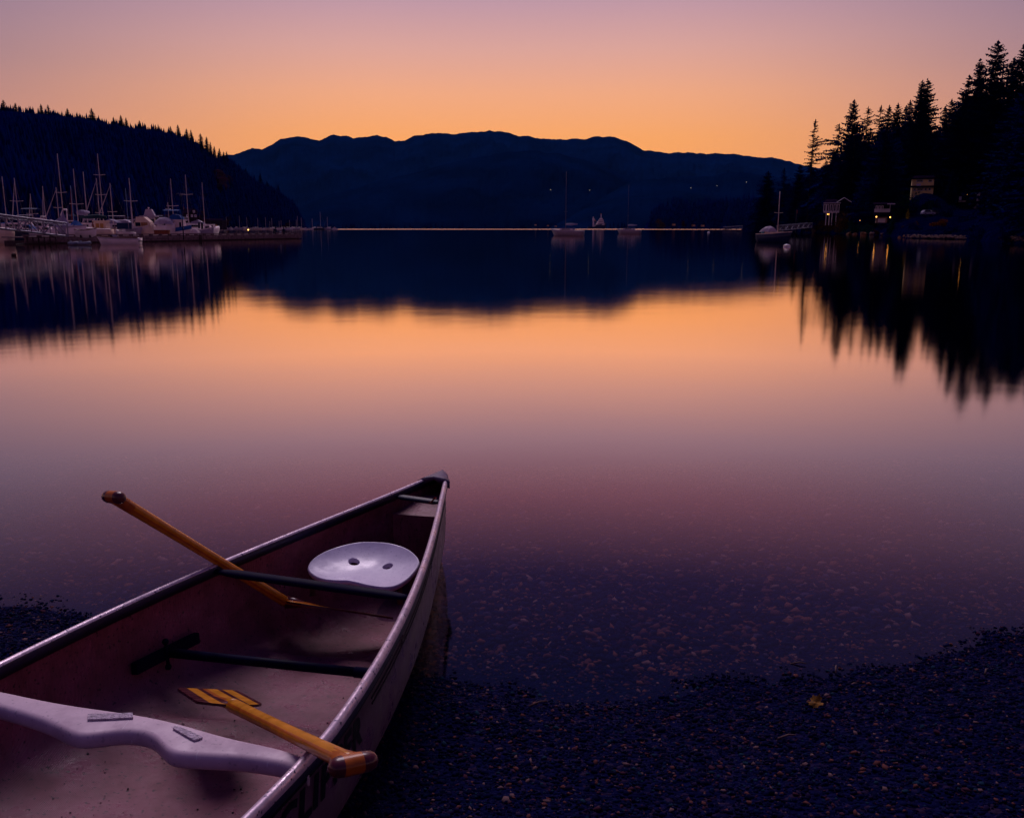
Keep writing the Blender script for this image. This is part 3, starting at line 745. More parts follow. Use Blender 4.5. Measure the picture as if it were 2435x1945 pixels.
def foliage(name, a, b_, c):
    m = bpy.data.materials.new(name); m.use_nodes = True; t = m.node_tree; p = t.nodes['Principled BSDF']
    g = N(t, 'ShaderNodeNewGeometry'); o = N(t, 'ShaderNodeTexCoord'); n = N(t, 'ShaderNodeTexNoise'); n.inputs['Scale'].default_value = 6
    t.links.new(o.outputs['Object'], n.inputs['Vector'])
    f = mth(t, 'ADD', mth(t, 'MULTIPLY', g.outputs['Random Per Island'], .5), mth(t, 'MULTIPLY', n.outputs[0], .5))
    t.links.new(ramp(t, f, [(.25, a), (.5, b_), (.75, c)]), p.inputs['Base Color'])
    p.inputs['Roughness'].default_value = .95; p.inputs['Specular IOR Level'].default_value = 0
    return m
F_dark = foliage('fir_foliage', (.0002,.0008,.045), (.0004,.003,.058), (.0008,.012,.055))
F_far = foliage('far_foliage', (.0002,.0012,.040), (.0004,.003,.055), (.0008,.008,.065))
F_green = foliage('green_foliage', (.001,.008,.04), (.003,.03,.035), (.012,.06,.02))
F_brown = foliage('brown_foliage', (.008,.006,.03), (.05,.022,.014), (.13,.055,.01))
F_rust = foliage('rust_foliage', (.010,.004,.015), (.045,.011,.012), (.09,.026,.008))
F_yel = foliage('yellow_foliage', (.1,.06,.01), (.25,.16,.01), (.4,.28,.01))
F_orange = foliage('orange_foliage', (.01,.004,.01), (.12,.03,.006), (.28,.08,.006))
M_bark = mat('bark', (.02,.01,.018), .9, 0, .4, 5)
r = np.random.RandomState(4); sp = []
for _ in range(6500):
    px = r.uniform(-200, 722); q = r.rand()**.8; p = surf(GL, xL, px, q)
    hh = min(r.uniform(9, 17), (at(px, lerp_pts(RL, px)-3, p[1])[2]-p[2])/.88)
    if hh > 2: sp.append((p[0], p[1], p[2], hh))
for px in np.arange(-60, 726, 1.1):
    p = surf(GL, xL, px, 1.); hpx = r.uniform(1, 10)+5*r.rand()**4*(1.0 if px < 370 else 1.25); sp.append((p[0], p[1]-r.uniform(0, 30), p[2]-5-r.rand(), (hpx*p[1]/FPX+6)/.88))
wood('hillside_wood', sp, F_far, 3, 'dense dark conifer wood covering the whole left hill', 'wood')
sp = []
for _ in range(900):
    px = r.uniform(1545, 1960); p = surf(GH, xH, px, r.rand()); sp.append((p[0], p[1], p[2], r.uniform(12, 26)))
for _ in range(160):     # fringe of trees at the far waterline
    px = r.uniform(740, 1560); Dd = 2650 if px < 1400 else 2280; w = at(px, 541, Dd); sp.append((w[0], Dd, .5, r.uniform(10, 26)))
wood('headland_wood', sp, F_far, 6, 'low dark wood along the far shore and headland behind the small pier', 'wood')

# detailed conifers
def conifer(seed, R=.19, whorls=46, z0=.06, droop=.25, sparse=1., lean=0., wild=.25, side=None, nb=(8, 12), dens=.8):
    r = np.random.RandomState(seed); V = []; F = []
    def tri(a, b_, c): 
        n = len(V); V.extend([a, b_, c]); F.append((n, n+1, n+2))
    for i in range(whorls):
        for k in range(r.randint(*nb)):
            t_ = min(.995, max(0., (i+r.rand()*2.2-.6)/whorls)); z = z0+(1-z0)*t_*.985
            Rm = R*((1-t_)**.66*(1-.2*math.exp(-t_*9)))+.009
            if r.rand() > sparse: continue
            a = r.rand()*2*math.pi; L = Rm*r.uniform(1-wild*1.6, 1+wild)
            if side is not None: L *= 1+side[1]*math.cos(a-side[0])
            L = max(L, .01)
            d_ = np.array([math.cos(a), math.sin(a)]); up = r.uniform(.1, .35)*(.4+t_)-droop*.3
            m_ = int(max(4, 13*L/R*dens)); prev = None
            for j in range(m_+1):
                s = j/m_; rr = L*s; zz = z+L*(up*s-droop*s*s*(1.1-t_))+(L*.12*s**4)
                p = np.array([d_[0]*rr, d_[1]*rr, zz])+r.normal(0, .0018, 3)
                if prev is not None:
                    w = L*.33*(1-s*.7)*r.uniform(.6, 1.35)+.007; pn = np.array([-d_[1], d_[0], 0])
                    fw = np.array([d_[0], d_[1], 0])*w*.7
                    tri(prev, prev+pn*w+fw-np.array([0, 0, w*r.uniform(.05, .55)]), p)
                    tri(prev, p, prev-pn*w+fw-np.array([0, 0, w*r.uniform(.05, .55)]))
                    tri(prev, p, (prev+p)/2+np.array([0, 0, -w*r.uniform(.3, .9)])+fw*.3)
                    if r.rand() < .35: tri(prev, p, (prev+p)/2+np.array([0, 0, w*r.uniform(.15, .4)])+fw*.6)
                prev = p
    # tip
    for k in range(10):
        a = r.rand()*6.28; z = 1-.05*r.rand(); tri(np.array([0, 0, z-.012]), np.array([math.cos(a)*.012, math.sin(a)*.012, z]), np.array([0, 0, z+.014]))
    V = np.array(V); V[:,0] += lean*V[:,2]**2
    me = bpy.data.meshes.new('crown'); n = len(V); me.vertices.add(n); me.vertices.foreach_set('co', V.ravel())
    me.loops.add(n); me.loops.foreach_set('vertex_index', np.array(F, dtype=np.int32).ravel()); me.polygons.add(n//3)
    me.polygons.foreach_set('loop_start', np.arange(0, n, 3, dtype=np.int32)); me.update(calc_edges=True)
    q = MB(); q.tube([(0,0,-.03),(lean*.1,0,.3),(lean*.4,0,.65),(lean,0,.99)], [.013,.0095,.006,.0012], 8)
    mt = bpy.data.meshes.new('trunk'); mt.from_pydata(q.V, [], q.F); mt.update()
    return me, mt
CON = [conifer(1), conifer(2, .17, 50), conifer(3, .22, 44, wild=.3), conifer(4, .15, 48), conifer(5, .25, 40, .04, .32), conifer(6, .2, 42, wild=.42, sparse=.9)]
SNAG = conifer(11, .13, 44, .08, .35, .85, .01, .7, side=(0., .5), nb=(5, 9))
DROOP = conifer(12, .27, 30, .08, .7, .9, 0, .4, side=(math.pi, .3), nb=(6, 10))
LACY = conifer(13, .18, 36, .05, .5, .8, 0, .45, nb=(6, 9))
GREENC = conifer(14, .32, 20, .02, .4, 1, 0, .25)
for i, (a, b_) in enumerate(CON+[SNAG, DROOP, LACY, GREENC]):
    a.materials.append(F_green if i == 9 else F_dark); b_.materials.append(M_bark)
def tree(proto, x, y, z, h, label, group=None, rz=0., wx=1., cat='conifer tree', name='conifer_tree', mats=None):
    e = empty(name, (x, y, z), label, cat, group, rz); e.scale = (h*wx, h*wx, h)
    c = bpy.data.objects.new('crown', proto[0]); sc.collection.objects.link(c); c.parent = e
    k = bpy.data.objects.new('trunk', proto[1]); sc.collection.objects.link(k); k.parent = e
    if mats: c.material_slots[0].link = 'OBJECT'; c.material_slots[0].material = mats
    return e
SH = [(1760,560),(1780,520),(1840,470),(1900,360),(1935,310),(1990,264),(2040,235),(2100,205),(2157,150),(2230,142),(2290,135),(2350,112),(2435,93),(2600,75),(2900,60)]
def land_z(px, Dd):
    d = Dd-lerp_pts(SH, px)
    if d <= 0: return -.6
    q = min(1, max(0, (d-88)/20.)); q = q*q*(3-2*q)
    z = 1.3*(1-math.exp(-d/4))+.04*min(d, 90)+.05*max(0, d-90)+5.4*q*math.exp(-((px-2195)/58.)**2)
    return z*(.35+.65*min(1, max(0, (px-1780)/160)))
xs_ = np.arange(1765, 2900, 9.); VV = []; rows = 44
for j in range(rows+1):
    for px in xs_:
        s0 = lerp_pts(SH, px); d = -6+((j/rows)**1.7)*520; Dd = s0+d; w = at(px, 541, Dd)
        VV.append((w[0]+math.sin(px*.3+j)*.0, Dd, land_z(px, Dd)+(float(fbm(np.array(px/14.), np.array(Dd/9.), 5))*1.1 if 0 < d else 0)))
n = len(xs_)
FF = [(j*n+i, j*n+i+1, (j+1)*n+i+1, (j+1)*n+i) for j in range(rows) for i in range(n-1)]
tag(me_obj('right_shore', VV, FF, mat('shore_soil', (.0004,.0012,.018), 1, 0, .6, .4, spec=0), smooth=True), kind='structure')
# trees that stand out against the sky: px, top y, distance, prototype, width, label
MAIN = [
 (1935.6,285.5,318,SNAG,1.15,'tall ragged half bare fir standing alone left of the wood against the sky'),
 (1997,293,300,DROOP,1.0,'fir with long drooping branches hanging out to the left beside the lone ragged fir'),
 (2031,239,292,CON[0],.95,'pointed fir with tidy tiers, first tall spire right of the drooping fir'),
 (2065,254,300,LACY,1.05,'thin crooked topped fir just right of the tidy tiered spire'),
 (2095,251,305,LACY,.95,'lacy pale topped fir in the middle of the saw edge of small spires'),
 (2116,251,300,CON[3],.95,'narrow fir spire right of the lacy topped fir'),
 (2136,246.5,300,CON[1],1.0,'dense fir spire halfway along the saw edge, left of the twin firs'),
 (2155,252,300,CON[3],1.05,'blunt fir spire second left of the twin firs'),
 (2165.5,239,280,CON[3],.9,'slim fir touching the left side of the twin firs'),
 (2194,192,277,CON[0],.9,'left one of the twin tall firs above the yellow house'),
 (2207,189,277,CON[1],1.15,'right one of the twin tall firs above the yellow house'),
 (2248,254,290,CON[3],1.,'small fir in the notch right of the twin firs'),
 (2264,237,288,CON[2],.8,'medium fir with a rounded top right of the twin firs'),
 (2290,222,286,CON[5],.85,'broken edged fir on the left flank of the tall right hand group'),
 (2306,181,284,CON[5],.9,'fir with a stepped left side leaning on the tall right hand group'),
 (2331,143,282,CON[2],.8,'second tallest fir, left of the tallest one'),
 (2375,97,280,CON[2],.85,'tallest fir in the photo near the right edge'),
 (2412,140,281,CON[3],1.1,'narrow fir between the tallest fir and the right edge'),
 (2436,108,278,CON[1],1.,'tall fir cut by the right edge of the view'),
 (1827,407,440,CON[4],1.25,'broad low fir at the left end of the right shore behind the moored sailboat'),
 (1866,400,420,LACY,1.1,'see through fir between the broad low fir and the lone ragged fir'),
 (1903,392,380,CON[4],1.0,'rounded dark fir below and left of the lone ragged fir'),
 (1965,381,330,CON[1],1.1,'small fir top in the gap between the ragged fir and the drooping fir'),
 (2072,385,262,CON[4],1.0,'greenish wide fir in front of the saw edge of spires'),
 (2010,415,286,CON[4],.9,'wide branched fir rising behind the white framed cottage'),
 (2266,405,252,CON[1],.95,'dark fir covering the right half of the yellow house'),
]
for i, (px, py, Dd, pr, wx, lb) in enumerate(MAIN):
    zb = land_z(px, Dd); w = at(px, py, Dd); zt_ = w[2]
    tree(pr, w[0], Dd, zb, zt_-zb, lb, 'tall firs on the right shore' , rz=(0 if pr in (SNAG, DROOP) else i*1.7), wx=wx*(1.0 if i < 2 else (1.12 if i < 10 else 1.3 if 12 < i < 18 else 1.15)))
SKYL = [(1780,545),(1800,500),(1827,430),(1850,450),(1866,430),(1885,425),(1910,402),(1935,408),(1960,402),(1985,350),(2010,330),(2040,305),(2080,292),(2120,288),(2160,280),(2190,262),(2230,305),(2250,305),(2275,262),(2292,232),(2320,185),(2350,165),(2380,152),(2435,150),(2600,140)]
HOUSES = [(1950,2030,270),(2075,2125,222),(2162,2216,270),(2262,2375,272),(2188,2232,240),(2140,2175,180)]
r = np.random.RandomState(77); cnt = 0
while cnt < 235:
    px = r.uniform(1800, 2600); s0 = lerp_pts(SH, px); Dd = s0+12+(r.rand()**.8)*300
    if any(a-42 < px < b_+42 and Dd < c+12 for a, b_, c in HOUSES): continue
    if r.rand() < .35 and px < 2150: continue
    zb = land_z(px, Dd); w = at(px, lerp_pts(SKYL, px), Dd); hm = at(px, lerp_pts(SKYL, px)+r.uniform(3, 40), Dd)[2]-zb
    pb_ = proj((w[0], Dd, zb+4))[0]
    if any(a-40 < pb_ < b_+40 and Dd < c+12 for a, b_, c in HOUSES): continue
    h = min(r.uniform(19, 40), hm)
    if h < 6: continue
    tree(CON[r.randint(6)], w[0], Dd, zb-.3, h, 'dark fir crowded among others on the wooded right shore', 'firs massed on the right shore', rz=r.rand()*6.28, wx=r.uniform(1.1, 1.55)); cnt += 1
# crest trees on the left hill that show one by one
for px, py in ((28,243),(56,250),(115,252),(131,254),(176,262),(232,262),(300,278),(283,282),(312,284),(343,290),(380,300),(415,303),(432,300),(452,309),(462,312),(484,320),(498,328),(507,340),(516,350),(528,355),(538,363),(545,362),(590,402),(624,413),(640,432),(666,440)):
    Dd = float(D1L(px)); w = at(px, py, Dd); zb = at(px, lerp_pts(RL, px), Dd)[2]-7
    tree(CON[int(px) % 6], w[0], Dd-12, zb, max(w[2]-zb, 8), 'small pointed conifer standing out on the crest of the left hill', 'conifers on the crest of the left hill', rz=px, wx=1.15)
rf = MB()
rr = np.random.RandomState(2); cl = [[]]
P0 = [surf(GL, xL, 542+rr.uniform(-14, 14), .66+rr.uniform(-.14, .08)) for _ in range(9)]
for p in P0: rf.ball(p+np.array([0, -9, 2]), (rr.uniform(6, 11), 10, rr.uniform(7, 13)), 9, 6)
rfo = rf.build('rock_face', mat('rust_rock', (.022,.006,.016), 1, 0, .7, .12, .8, 1, spec=0), None); rfo['kind'] = 'structure'

# bushes
def bush_mesh(seed, n=1500, flat=.75):
    r = np.random.RandomState(seed); c = r.normal(0, .33, (14, 3)); c[:,2] = np.abs(c[:,2])*.8+.1; c[:,:2] *= .9
    V = []; 
    for i in range(n):
        k = r.randint(14); d_ = r.normal(0, 1, 3); d_ /= np.linalg.norm(d_); p = c[k]+d_*r.uniform(.6, 1)*.26; p[2] = max(0.02, p[2]*flat)
        a = r.normal(0, .045, 3); b_ = r.normal(0, .045, 3); V += [p, p+a, p+b_]
    V = np.array(V); me = bpy.data.meshes.new('leaves'); me.from_pydata([tuple(v) for v in V], [], [(i, i+1, i+2) for i in range(0, len(V), 3)]); me.update(); return me
BM = [bush_mesh(i) for i in range(3)]
def bush(px, py_top, py_bot, Dd, wpx, m, label, cat='bush', idx=0, group=None):
    w = at(px, py_bot, Dd); h = (py_bot-py_top)*Dd/FPX*1.02; wd = wpx*Dd/FPX
    o = bpy.data.objects.new('bush', BM[idx % 3]); sc.collection.objects.link(o)
    if not BM[idx % 3].materials: BM[idx % 3].materials.append(m)
    o.material_slots[0].link = 'OBJECT'; o.material_slots[0].material = m
    o.location = (w[0], Dd, w[2]); o.scale = (wd/1.5, wd/1.7, h/.85); o.rotation_euler = (0, 0, idx*1.3)
    tag(o, label, cat, group); return o
B_ = [(1945,526,550,305,52,F_rust,'rust red bush at the left tip of the right shore'),
 (1968,520,552,282,60,F_brown,'olive brown shrub in front of the white framed cottage'),
 (2000,500,553,258,66,F_brown,'large bronze leaved shrub right of the cottage window bay'),
 (2030,524,555,240,48,F_green,'dark green bush between the two lamplit houses'),
 (2062,530,557,225,50,F_green,'low green bush by the waterline left of the green fir'),
 (2086,545,559,212,24,F_rust,'small crimson bush at the waterline left of the green fir'),
 (2172,525,552,170,44,F_brown,'dull ochre hedge below the little yellow tree'),
 (2234,519,538,158,44,F_orange,'bright orange bush below the parked cars'),
 (2146,455,512,232,64,F_green,'big rounded dark green tree left of the yellow house'),
 (2200,474,500,250,60,F_green,'dark green shrubs under the yellow house'),
 (2185,528,560,156,60,F_dark,'dark bush by the stony beach left of the pale rocks'),
 (2260,535,565,143,90,F_dark,'dark hedge along the back of the far stony beach'),
 (2176,478,507,234,40,F_dark,'dark shrub on the slope under the left half of the yellow house'),
 (2200,472,505,238,44,F_green,'dull green shrub on the slope under the middle of the yellow house'),
 (2226,470,508,240,50,F_dark,'dark shrub on the slope under the right corner of the yellow house'),
 (2252,486,522,215,50,F_dark,'dark shrub on the slope right of the parked cars'),
 (2300,508,545,180,80,F_dark,'dark shrubs below the red brown deck'),
 (2372,490,560,150,90,F_dark,'dark shrub mass on the bank right of the red brown deck'),
 (2330,530,572,122,100,F_dark,'dark undergrowth on the bank near the right edge'),
 (2420,520,580,100,110,F_dark,'dark undergrowth hanging over the water at the right edge'),
 (2120,528,560,190,60,F_dark,'dark bush right behind the small green fir'),
 (478,500,536,205,42,F_rust,'bare reddish tree beside the gabled cottage on the left shore'),
 (680,528,544,960,26,F_rust,'dim reddish thicket behind the far marina row'),
 (541,512,541,930,18,F_rust,'reddish brown tree above the far marina row on the left')]
for i, (px, y0_, y1_, Dd, wp, m_, lb) in enumerate(B_): bush(px, y0_, y1_, Dd, wp, m_, lb, idx=i, cat='tree' if 'tree' in lb.split(' beside')[0].split(' left of')[0] else 'bush')
w = at(2121, 559, 188); tree(GREENC, w[0], 188, w[2], (559-514)*188/FPX, 'small bright green fir at the waterline in front of the lamplit garage', wx=1.0, name='conifer_tree', cat='conifer tree')
w = at(2158, 520, 175); tree(LACY, w[0], 175, w[2]-.1, (520-496)*175/FPX, 'tiny yellow tree glowing above the hedge left of the parked cars', wx=1.2, name='yellow_tree', cat='small tree', mats=F_yel)
w = at(1572, 541, 1480); bush(1572, 518, 543, 1480, 34, F_brown, 'lamplit ochre tree on the far headland left of the small pier', 'tree', 1)
bush(1624, 523, 539, 1480, 14, F_rust, 'lamplit rusty bush on the far headland', 'bush', 2)

# rocks and stony beach of the right shore
def rock(px, py, Dd, wpx, m, label, seed, hf=.6):
    r = np.random.RandomState(seed); q = MB(); q.ball((0,0,0), 1, 10, 8); V = np.array(q.V)
    V = V*(1+.22*r.normal(0, 1, (len(V), 1)))*np.array([1, .8, hf]); s = wpx*Dd/FPX/2
    w = at(px, py, Dd); o = me_obj('rock', V*s, q.F, m); o.location = (w[0], Dd, max(w[2], 0)+.1*s); tag(o, label, 'rock', 'rocks along the right shore'); return o
M_rk = mat('ochre_rock', (.22,.085,.045), .9, 0, .5, 1.2, .5, 6)  # warm ochre base colour of the paler shore rocks
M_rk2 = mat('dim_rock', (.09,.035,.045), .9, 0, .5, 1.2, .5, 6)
for i, (px, py, Dd, wp, m_, lb) in enumerate(((2139,565,158,9,M_rk,'flat pale rock standing alone in the water left of the pair of boulders'),(2150.5,562.5,156,8,M_rk,'round pale boulder, tallest of the three rocks by the stony beach'),(2156,565,154,6,M_rk,'small pale rock touching the stony beach'),
  (1935,551,306,13,M_rk2,'pale boulder under the landing end of the gangway'),(2019,557,240,13,M_rk,'ochre rock at the waterline, first of three below the green bushes'),(2033,558,232,10,M_rk,'ochre rock at the waterline, middle one of three below the green bushes'),(2053,558,224,15,M_rk,'long ochre rock at the waterline, last of three below the green bushes'),(2072,557,216,13,M_rk2,'reddish rock at the waterline beside the crimson bush'),(2098,558,205,10,M_rk2,'dim rock at the waterline at the foot of the small green fir'),(2180,548,160,5,M_rk2,'pale stone above the stony beach'),(2184,540,163,5,M_rk2,'topmost pale stone of the garden steps above the stony beach'))):
    rock(px, py, Dd, wp, m_, lb, i)
r = np.random.RandomState(9); q = MB()
for i in range(420):
    px = r.uniform(2158, 2300); s0 = lerp_pts(SH, px); Dd = s0+r.uniform(-1.5, 3.); w = at(px, 541, Dd); q.ball((w[0], Dd, land_z(px, Dd)*.6+.15), (r.uniform(.08, .3), .2, r.uniform(.06, .15)), 6, 4)
for i in range(90):
    px = r.uniform(2380, 2440); s0 = lerp_pts(SH, px); w = at(px, 541, s0+r.uniform(-.5, 2)); q.ball((w[0], w[1], .35+r.rand()*.5), (r.uniform(.05, .25), .1, r.uniform(.04, .08)), 6, 4)
tag(q.build('beach_stones', M_rk2, None), 'strip of brownish stones along the far beach below the parked cars', 'stones', kind='stuff')

# ------------------------------------------------------------------ boats
M_mast = mat('mast_alloy', (.40,.29,.32), .5, .0, .15, 2)
M_mastd = mat('mast_dim', (.10,.07,.11), .6, 0, .15, 2)
M_mastb = mat('mast_blue', (.12,.2,.36), .5, 0, .15, 2)
M_white = mat('boat_white', (.72,.56,.60), .45, 0, .12, 1.5)
M_creamb = mat('boat_cream', (.72,.50,.40), .45, 0, .12, 1.5)
M_grey = mat('boat_grey', (.28,.21,.30), .5, 0, .15, 1.5)
M_navy = mat('boat_navy', (.006,.008,.05), .35, 0, .2, 1.5)
M_blue = mat('canvas_blue', (.006,.06,.26), .8, 0, .2, 3)
M_dblue = mat('canvas_navy', (.004,.014,.08), .8, 0, .2, 3)
M_dgreen = mat('canvas_green', (.003,.022,.04), .8, 0, .2, 3)
M_tarp = mat('tarp_lavender', (.22,.17,.30), .8, 0, .25, 1.5, .5, 3)
M_wcanvas = mat('canvas_white', (.34,.26,.36), .8, 0, .2, 2)
M_win = mat('boat_window', (.006,.006,.03), .15, 0, .2, 2)
M_curt = mat('tan_curtain', (.34,.15,.07), .8, 0, .3, 8)
M_brown = mat('varnished_wood', (.10,.03,.025), .5, 0, .3, 4)
M_red = mat('red_paint', (.22,.02,.02), .6, 0, .3, 2)
M_teal = mat('teal_paint', (.12,.36,.40), .5, 0, .2, 2)
M_planks = mat('weathered_planks', (.16,.085,.10), .85, 0, .5, 3, .6, 12)
M_dplank = mat('dark_timber', (.05,.025,.035), .9, 0, .6, 3, .6, 12)
M_galv = mat('galvanised_steel', (.17,.14,.21), .5, .3, .2, 4)
M_rubber = mat('rubber_grey', (.14,.14,.22), .7, 0, .2, 3)
def hull_mesh(L, B, Fb, sheer=.3, rake=.12, tuck=.35, full=.6):
    rings = []
    for t_ in np.linspace(0, 1, 15):
        w = B/2*(min(1, (.78+.22*math.sin(min(1, t_/.45)*math.pi/2)))*(1-max(0, (t_-full)/(1-full))**2.2))+.015
        z = Fb*(1+sheer*t_**2.2); kz = -.3*(1-max(0, t_-.75)*2.5)
        x = -L/2+L*t_; xr = x-rake*L*max(0, t_-.6)*2.0
        rings.append([(x, -w, z), (x*.5+xr*.5, -w*.97, z*.55), (xr, -w*(1-tuck*.6), z*.12), (xr, -w*(1-tuck)*.6, kz*.7), (xr, 0, kz), (xr, w*(1-tuck)*.6, kz*.7), (xr, w*(1-tuck*.6), z*.12), (x*.5+xr*.5, w*.97, z*.55), (x, w, z)])
    return rings
def dock_d(px): return atz(px, 581-13*(px-58)/658., 0)[1]
def boat(name, px, Dd, L, rz, label, cat, B=None, Fb=1.0, hullm=None, rail=None, group='boats in the marina', sheer=.3):
    k_ = 1.
    if group == 'boats in the marina' and name != 'runabout' and 40 < px < 520: k_ = max(1., (dock_d(px)+5+L*.16*abs(math.sin(rz))*2)/Dd)
    w = at(px, 541, Dd*k_); B = B or L*.32
    e = empty(name, (w[0], Dd*k_, -(k_-1)*H), label, cat, group, rz); e.scale = (k_, k_, k_)
    if group == 'boats in the marina' and name != 'runabout': e.scale[2] = k_*1.35; e.location[2] += .3*k_
    q = MB(); rg = hull_mesh(L, B, Fb, sheer); q.loft(rg); hl = q.build('hull', hullm or M_white, e, True)
    q = MB(); tp = [[(r_[0][0], r_[0][1]*.96, r_[0][2]-.03), (r_[0][0], 0, r_[0][2]+.03), (r_[8][0], r_[8][1]*.96, r_[8][2]-.03)] for r_ in rg]
    q.loft(tp, closed=False, cap=False); q.build('deck', M_white if hullm is not M_grey else M_grey, e)
    if rail:
        q = MB()
        for s_ in (0, 8): q.loft([[(r_[s_][0], r_[s_][1]*1.02, r_[s_][2]-.02), (r_[s_][0], r_[s_][1]*1.02, r_[s_][2]+.07), (r_[s_][0], r_[s_][1]*.93, r_[s_][2]+.07)] for r_ in rg], cap=False)
        q.build('rub_rail', rail, e)
    return e
def cabin(e, x0, x1, w, z0, z1, slope=.25, m=None, win=(), wm=None, roof=.0):
    q = MB(); h = z1-z0
    q.xprism([(x0, z0), (x0+slope*h*.3, z1), (x1-slope*h*1.6, z1), (x1, z0)], -w/2, w/2)
    c = q.build('cabin', m or M_white, e)
    if roof:
        q = MB(); q.box(((x0+x1-slope*h*1.3)/2, 0, z1+.04), ((x1-x0)+roof-slope*h, w+.2, .09)); q.build('cabin_roof', m or M_white, e)
    for (a, b_, c0, c1) in win:
        for sd in (-1, 1):
            q = MB(); q.box((x0+(x1-x0)*(a+b_)/2, sd*(w/2+.004), z0+h*(c0+c1)/2), ((x1-x0)*(b_-a), .03, h*(c1-c0))); q.build('window', wm or M_win, c)
    q = MB(); q.box((x0+.01+slope*h*.15, 0, z0+h*.6), (.04, w*.7, h*.42)); q.build('window', wm or M_win, c)
    return c
def mast(e, x, z0, ztop, m, spread=(), boom=None, boomm=None, jib=0., jibm=None, r=.055, boomz=None, stay=True):
    ztop = (H+e.scale[0]*(ztop-H)-e.location[2])/e.scale[2]
    q = MB(); q.tube([(x, 0, z0), (x, 0, ztop)], [r, r*.8], 8); mm = q.build('mast', m, e, True)
    for f in spread:
        q = MB(); z = z0+(ztop-z0)*f; q.tube([(x, -.85, z+.05), (x, 0, z), (x, .85, z+.05)], .028, 6); q.build('spreader', m, mm)
    if boom:
        bz = boomz or z0+1.0; q = MB(); q.tube([(x, 0, bz), (x-boom*.5, 0, bz+.02), (x-boom, 0, bz+.05)], [.17, .2, .1] if boomm else [.05]*3, 8, flat=1.2)
        q.build('boom', boomm or m, e, True)
    if jib:
        q = MB(); q.tube([(x+jib, 0, z0-.2), (x+jib*.5, 0, (z0+ztop)*.47), (x+.1, 0, ztop*.94)], [.07, .06, .02], 6); q.build('furled_sail', jibm or m, e)
    if stay:
        q = MB(); 
        for sd in (-1, 1): q.tube([(x, sd*1.0, z0-.2), (x, 0, ztop*.9)], .012, 4)
        q.tube([(x-3., 0, z0-.2), (x, 0, ztop)], .012, 4); q.build('rigging', M_mastd, e)
    return mm
HP = math.pi/2
# sailboats of the near marina: mast px, mast top px, distance, length, angle, hull, jib reach, extras, label
SB = [
 (18,420,118,8,1.2,M_creamb,0,dict(),'sailboat with a cream hull at the far left behind the gangway'),
 (46.5,424,124,8,-1.35,M_white,3.2,dict(spread=(.5,)),'white sailboat with a pinkish mast behind the gangway, second mast from the left'),
 (80,461,140,7,-1.3,M_white,2.8,dict(spread=(.35,)),'small white sailboat with a short mast under the navy bimini'),
 (111,443,134,7.5,-1.25,M_white,2.8,dict(),'white sailboat with a mast light, fourth mast from the left'),
 (142.5,446,128,7.5,-1.9,M_white,3.0,dict(spread=(.45,)),'white sailboat whose furled sail slopes down to the left beside the lavender tarp'),
 (153.5,366,116,10,1.4,M_white,0,dict(spread=(.45,)),'tall masted sailboat, left one of the two tallest masts'),
 (177,442,124,7.5,-1.2,M_navy,3.,dict(jibm=M_red),'sailboat with a bluish mast and a red furled sail'),
 (187.5,402,110,9,-1.5,M_white,0,dict(spread=(.36,),boom=3.6,boomm=M_tarp),'white sailboat with a plain pale mast left of the lapstrake dinghy'),
 (210,409,126,9,-1.15,M_white,3.4,dict(),'sailboat with a long furled sail sloping right behind the lapstrake dinghy'),
 (247.5,366,122,11,1.45,M_white,0,dict(spread=(.42,.7)),'tall masted sailboat, right one of the two tallest masts'),
 (239.5,424,128,8,-2.0,M_white,3.2,dict(spread=(.25,)),'shorter masted sailboat just left of the right tallest mast'),
 (270.5,436,122,8,-1.95,M_creamb,3.2,dict(spread=(.3,)),'cream sailboat with its furled sail sloping left, behind the pilot house boat'),
 (306,448,150,8,1.4,M_navy,0,dict(),'sailboat with a thin dark mast behind the pale bimini boat'),
 (316.5,424,120,9,-1.2,M_white,3.4,dict(spread=(.5,)),'sailboat with its furled sail sloping right down to the cream cruiser'),
 (414,425,124,10,1.5,M_white,0,dict(spread=(.4,)),'sailboat whose mast rises behind the blue and white trawler'),
 (449.5,416,120,9.5,1.5,M_white,0,dict(spread=(.6,)),'sailboat whose mast rises off the bow of the blue and white trawler'),
 (487.5,434,135,9,1.45,M_white,0,dict(),'sailboat with the rightmost tall mast of the near marina'),
]
for px, yt, Dd, L, a, hm, jb, kw, lb in SB:
    e = boat('sailboat', px, Dd, L, a, lb, 'sailboat', L*.3, .95, hm, None)
    cabin(e, -L*.22, L*.22, L*.17, 1.0, 1.45, .3, win=((.25,.75,.3,.75),))
    mast(e, 0, 1.4, at(px, yt, Dd)[2], M_mastb if 'bluish' in lb or 'dark mast' in lb else M_mast, jib=jb, **kw)
# far left, dark hulled boat and its cream neighbour
mpp = lambda Dd: Dd/FPX
e = boat('sailboat', 31, 108, 50*mpp(108)*1.25, math.pi+.35, 'navy hulled boat with white topsides under the low end of the gangway', 'boat', .9*1.9, .95, M_navy, M_white)
cabin(e, -1., .8, 1.1, 1.0, 1.5, .3, win=((.1,.4,.3,.7),(.55,.9,.3,.7)))
e = boat('motorboat', -3, 100, 3.2, math.pi-.3, 'tan hulled boat cut off by the left edge beside the navy hull', 'boat', 1.4, 1.0, M_creamb)
e = boat('motorboat', 24, 122, 5.2, .1, 'white boat with a blue cover seen through the left part of the gangway', 'motorboat', 2, .9, M_white)
q = MB(); q.loft([[(x, y, 1.0+h*(1-abs(y))) for y in (-.8, -.4, 0, .4, .8)] for x, h in ((-1.9,.25),(-1.2,.55),(0,.62),(1.2,.35),(2,.1))], closed=False, cap=False); q.build('boat_cover', M_blue, e)
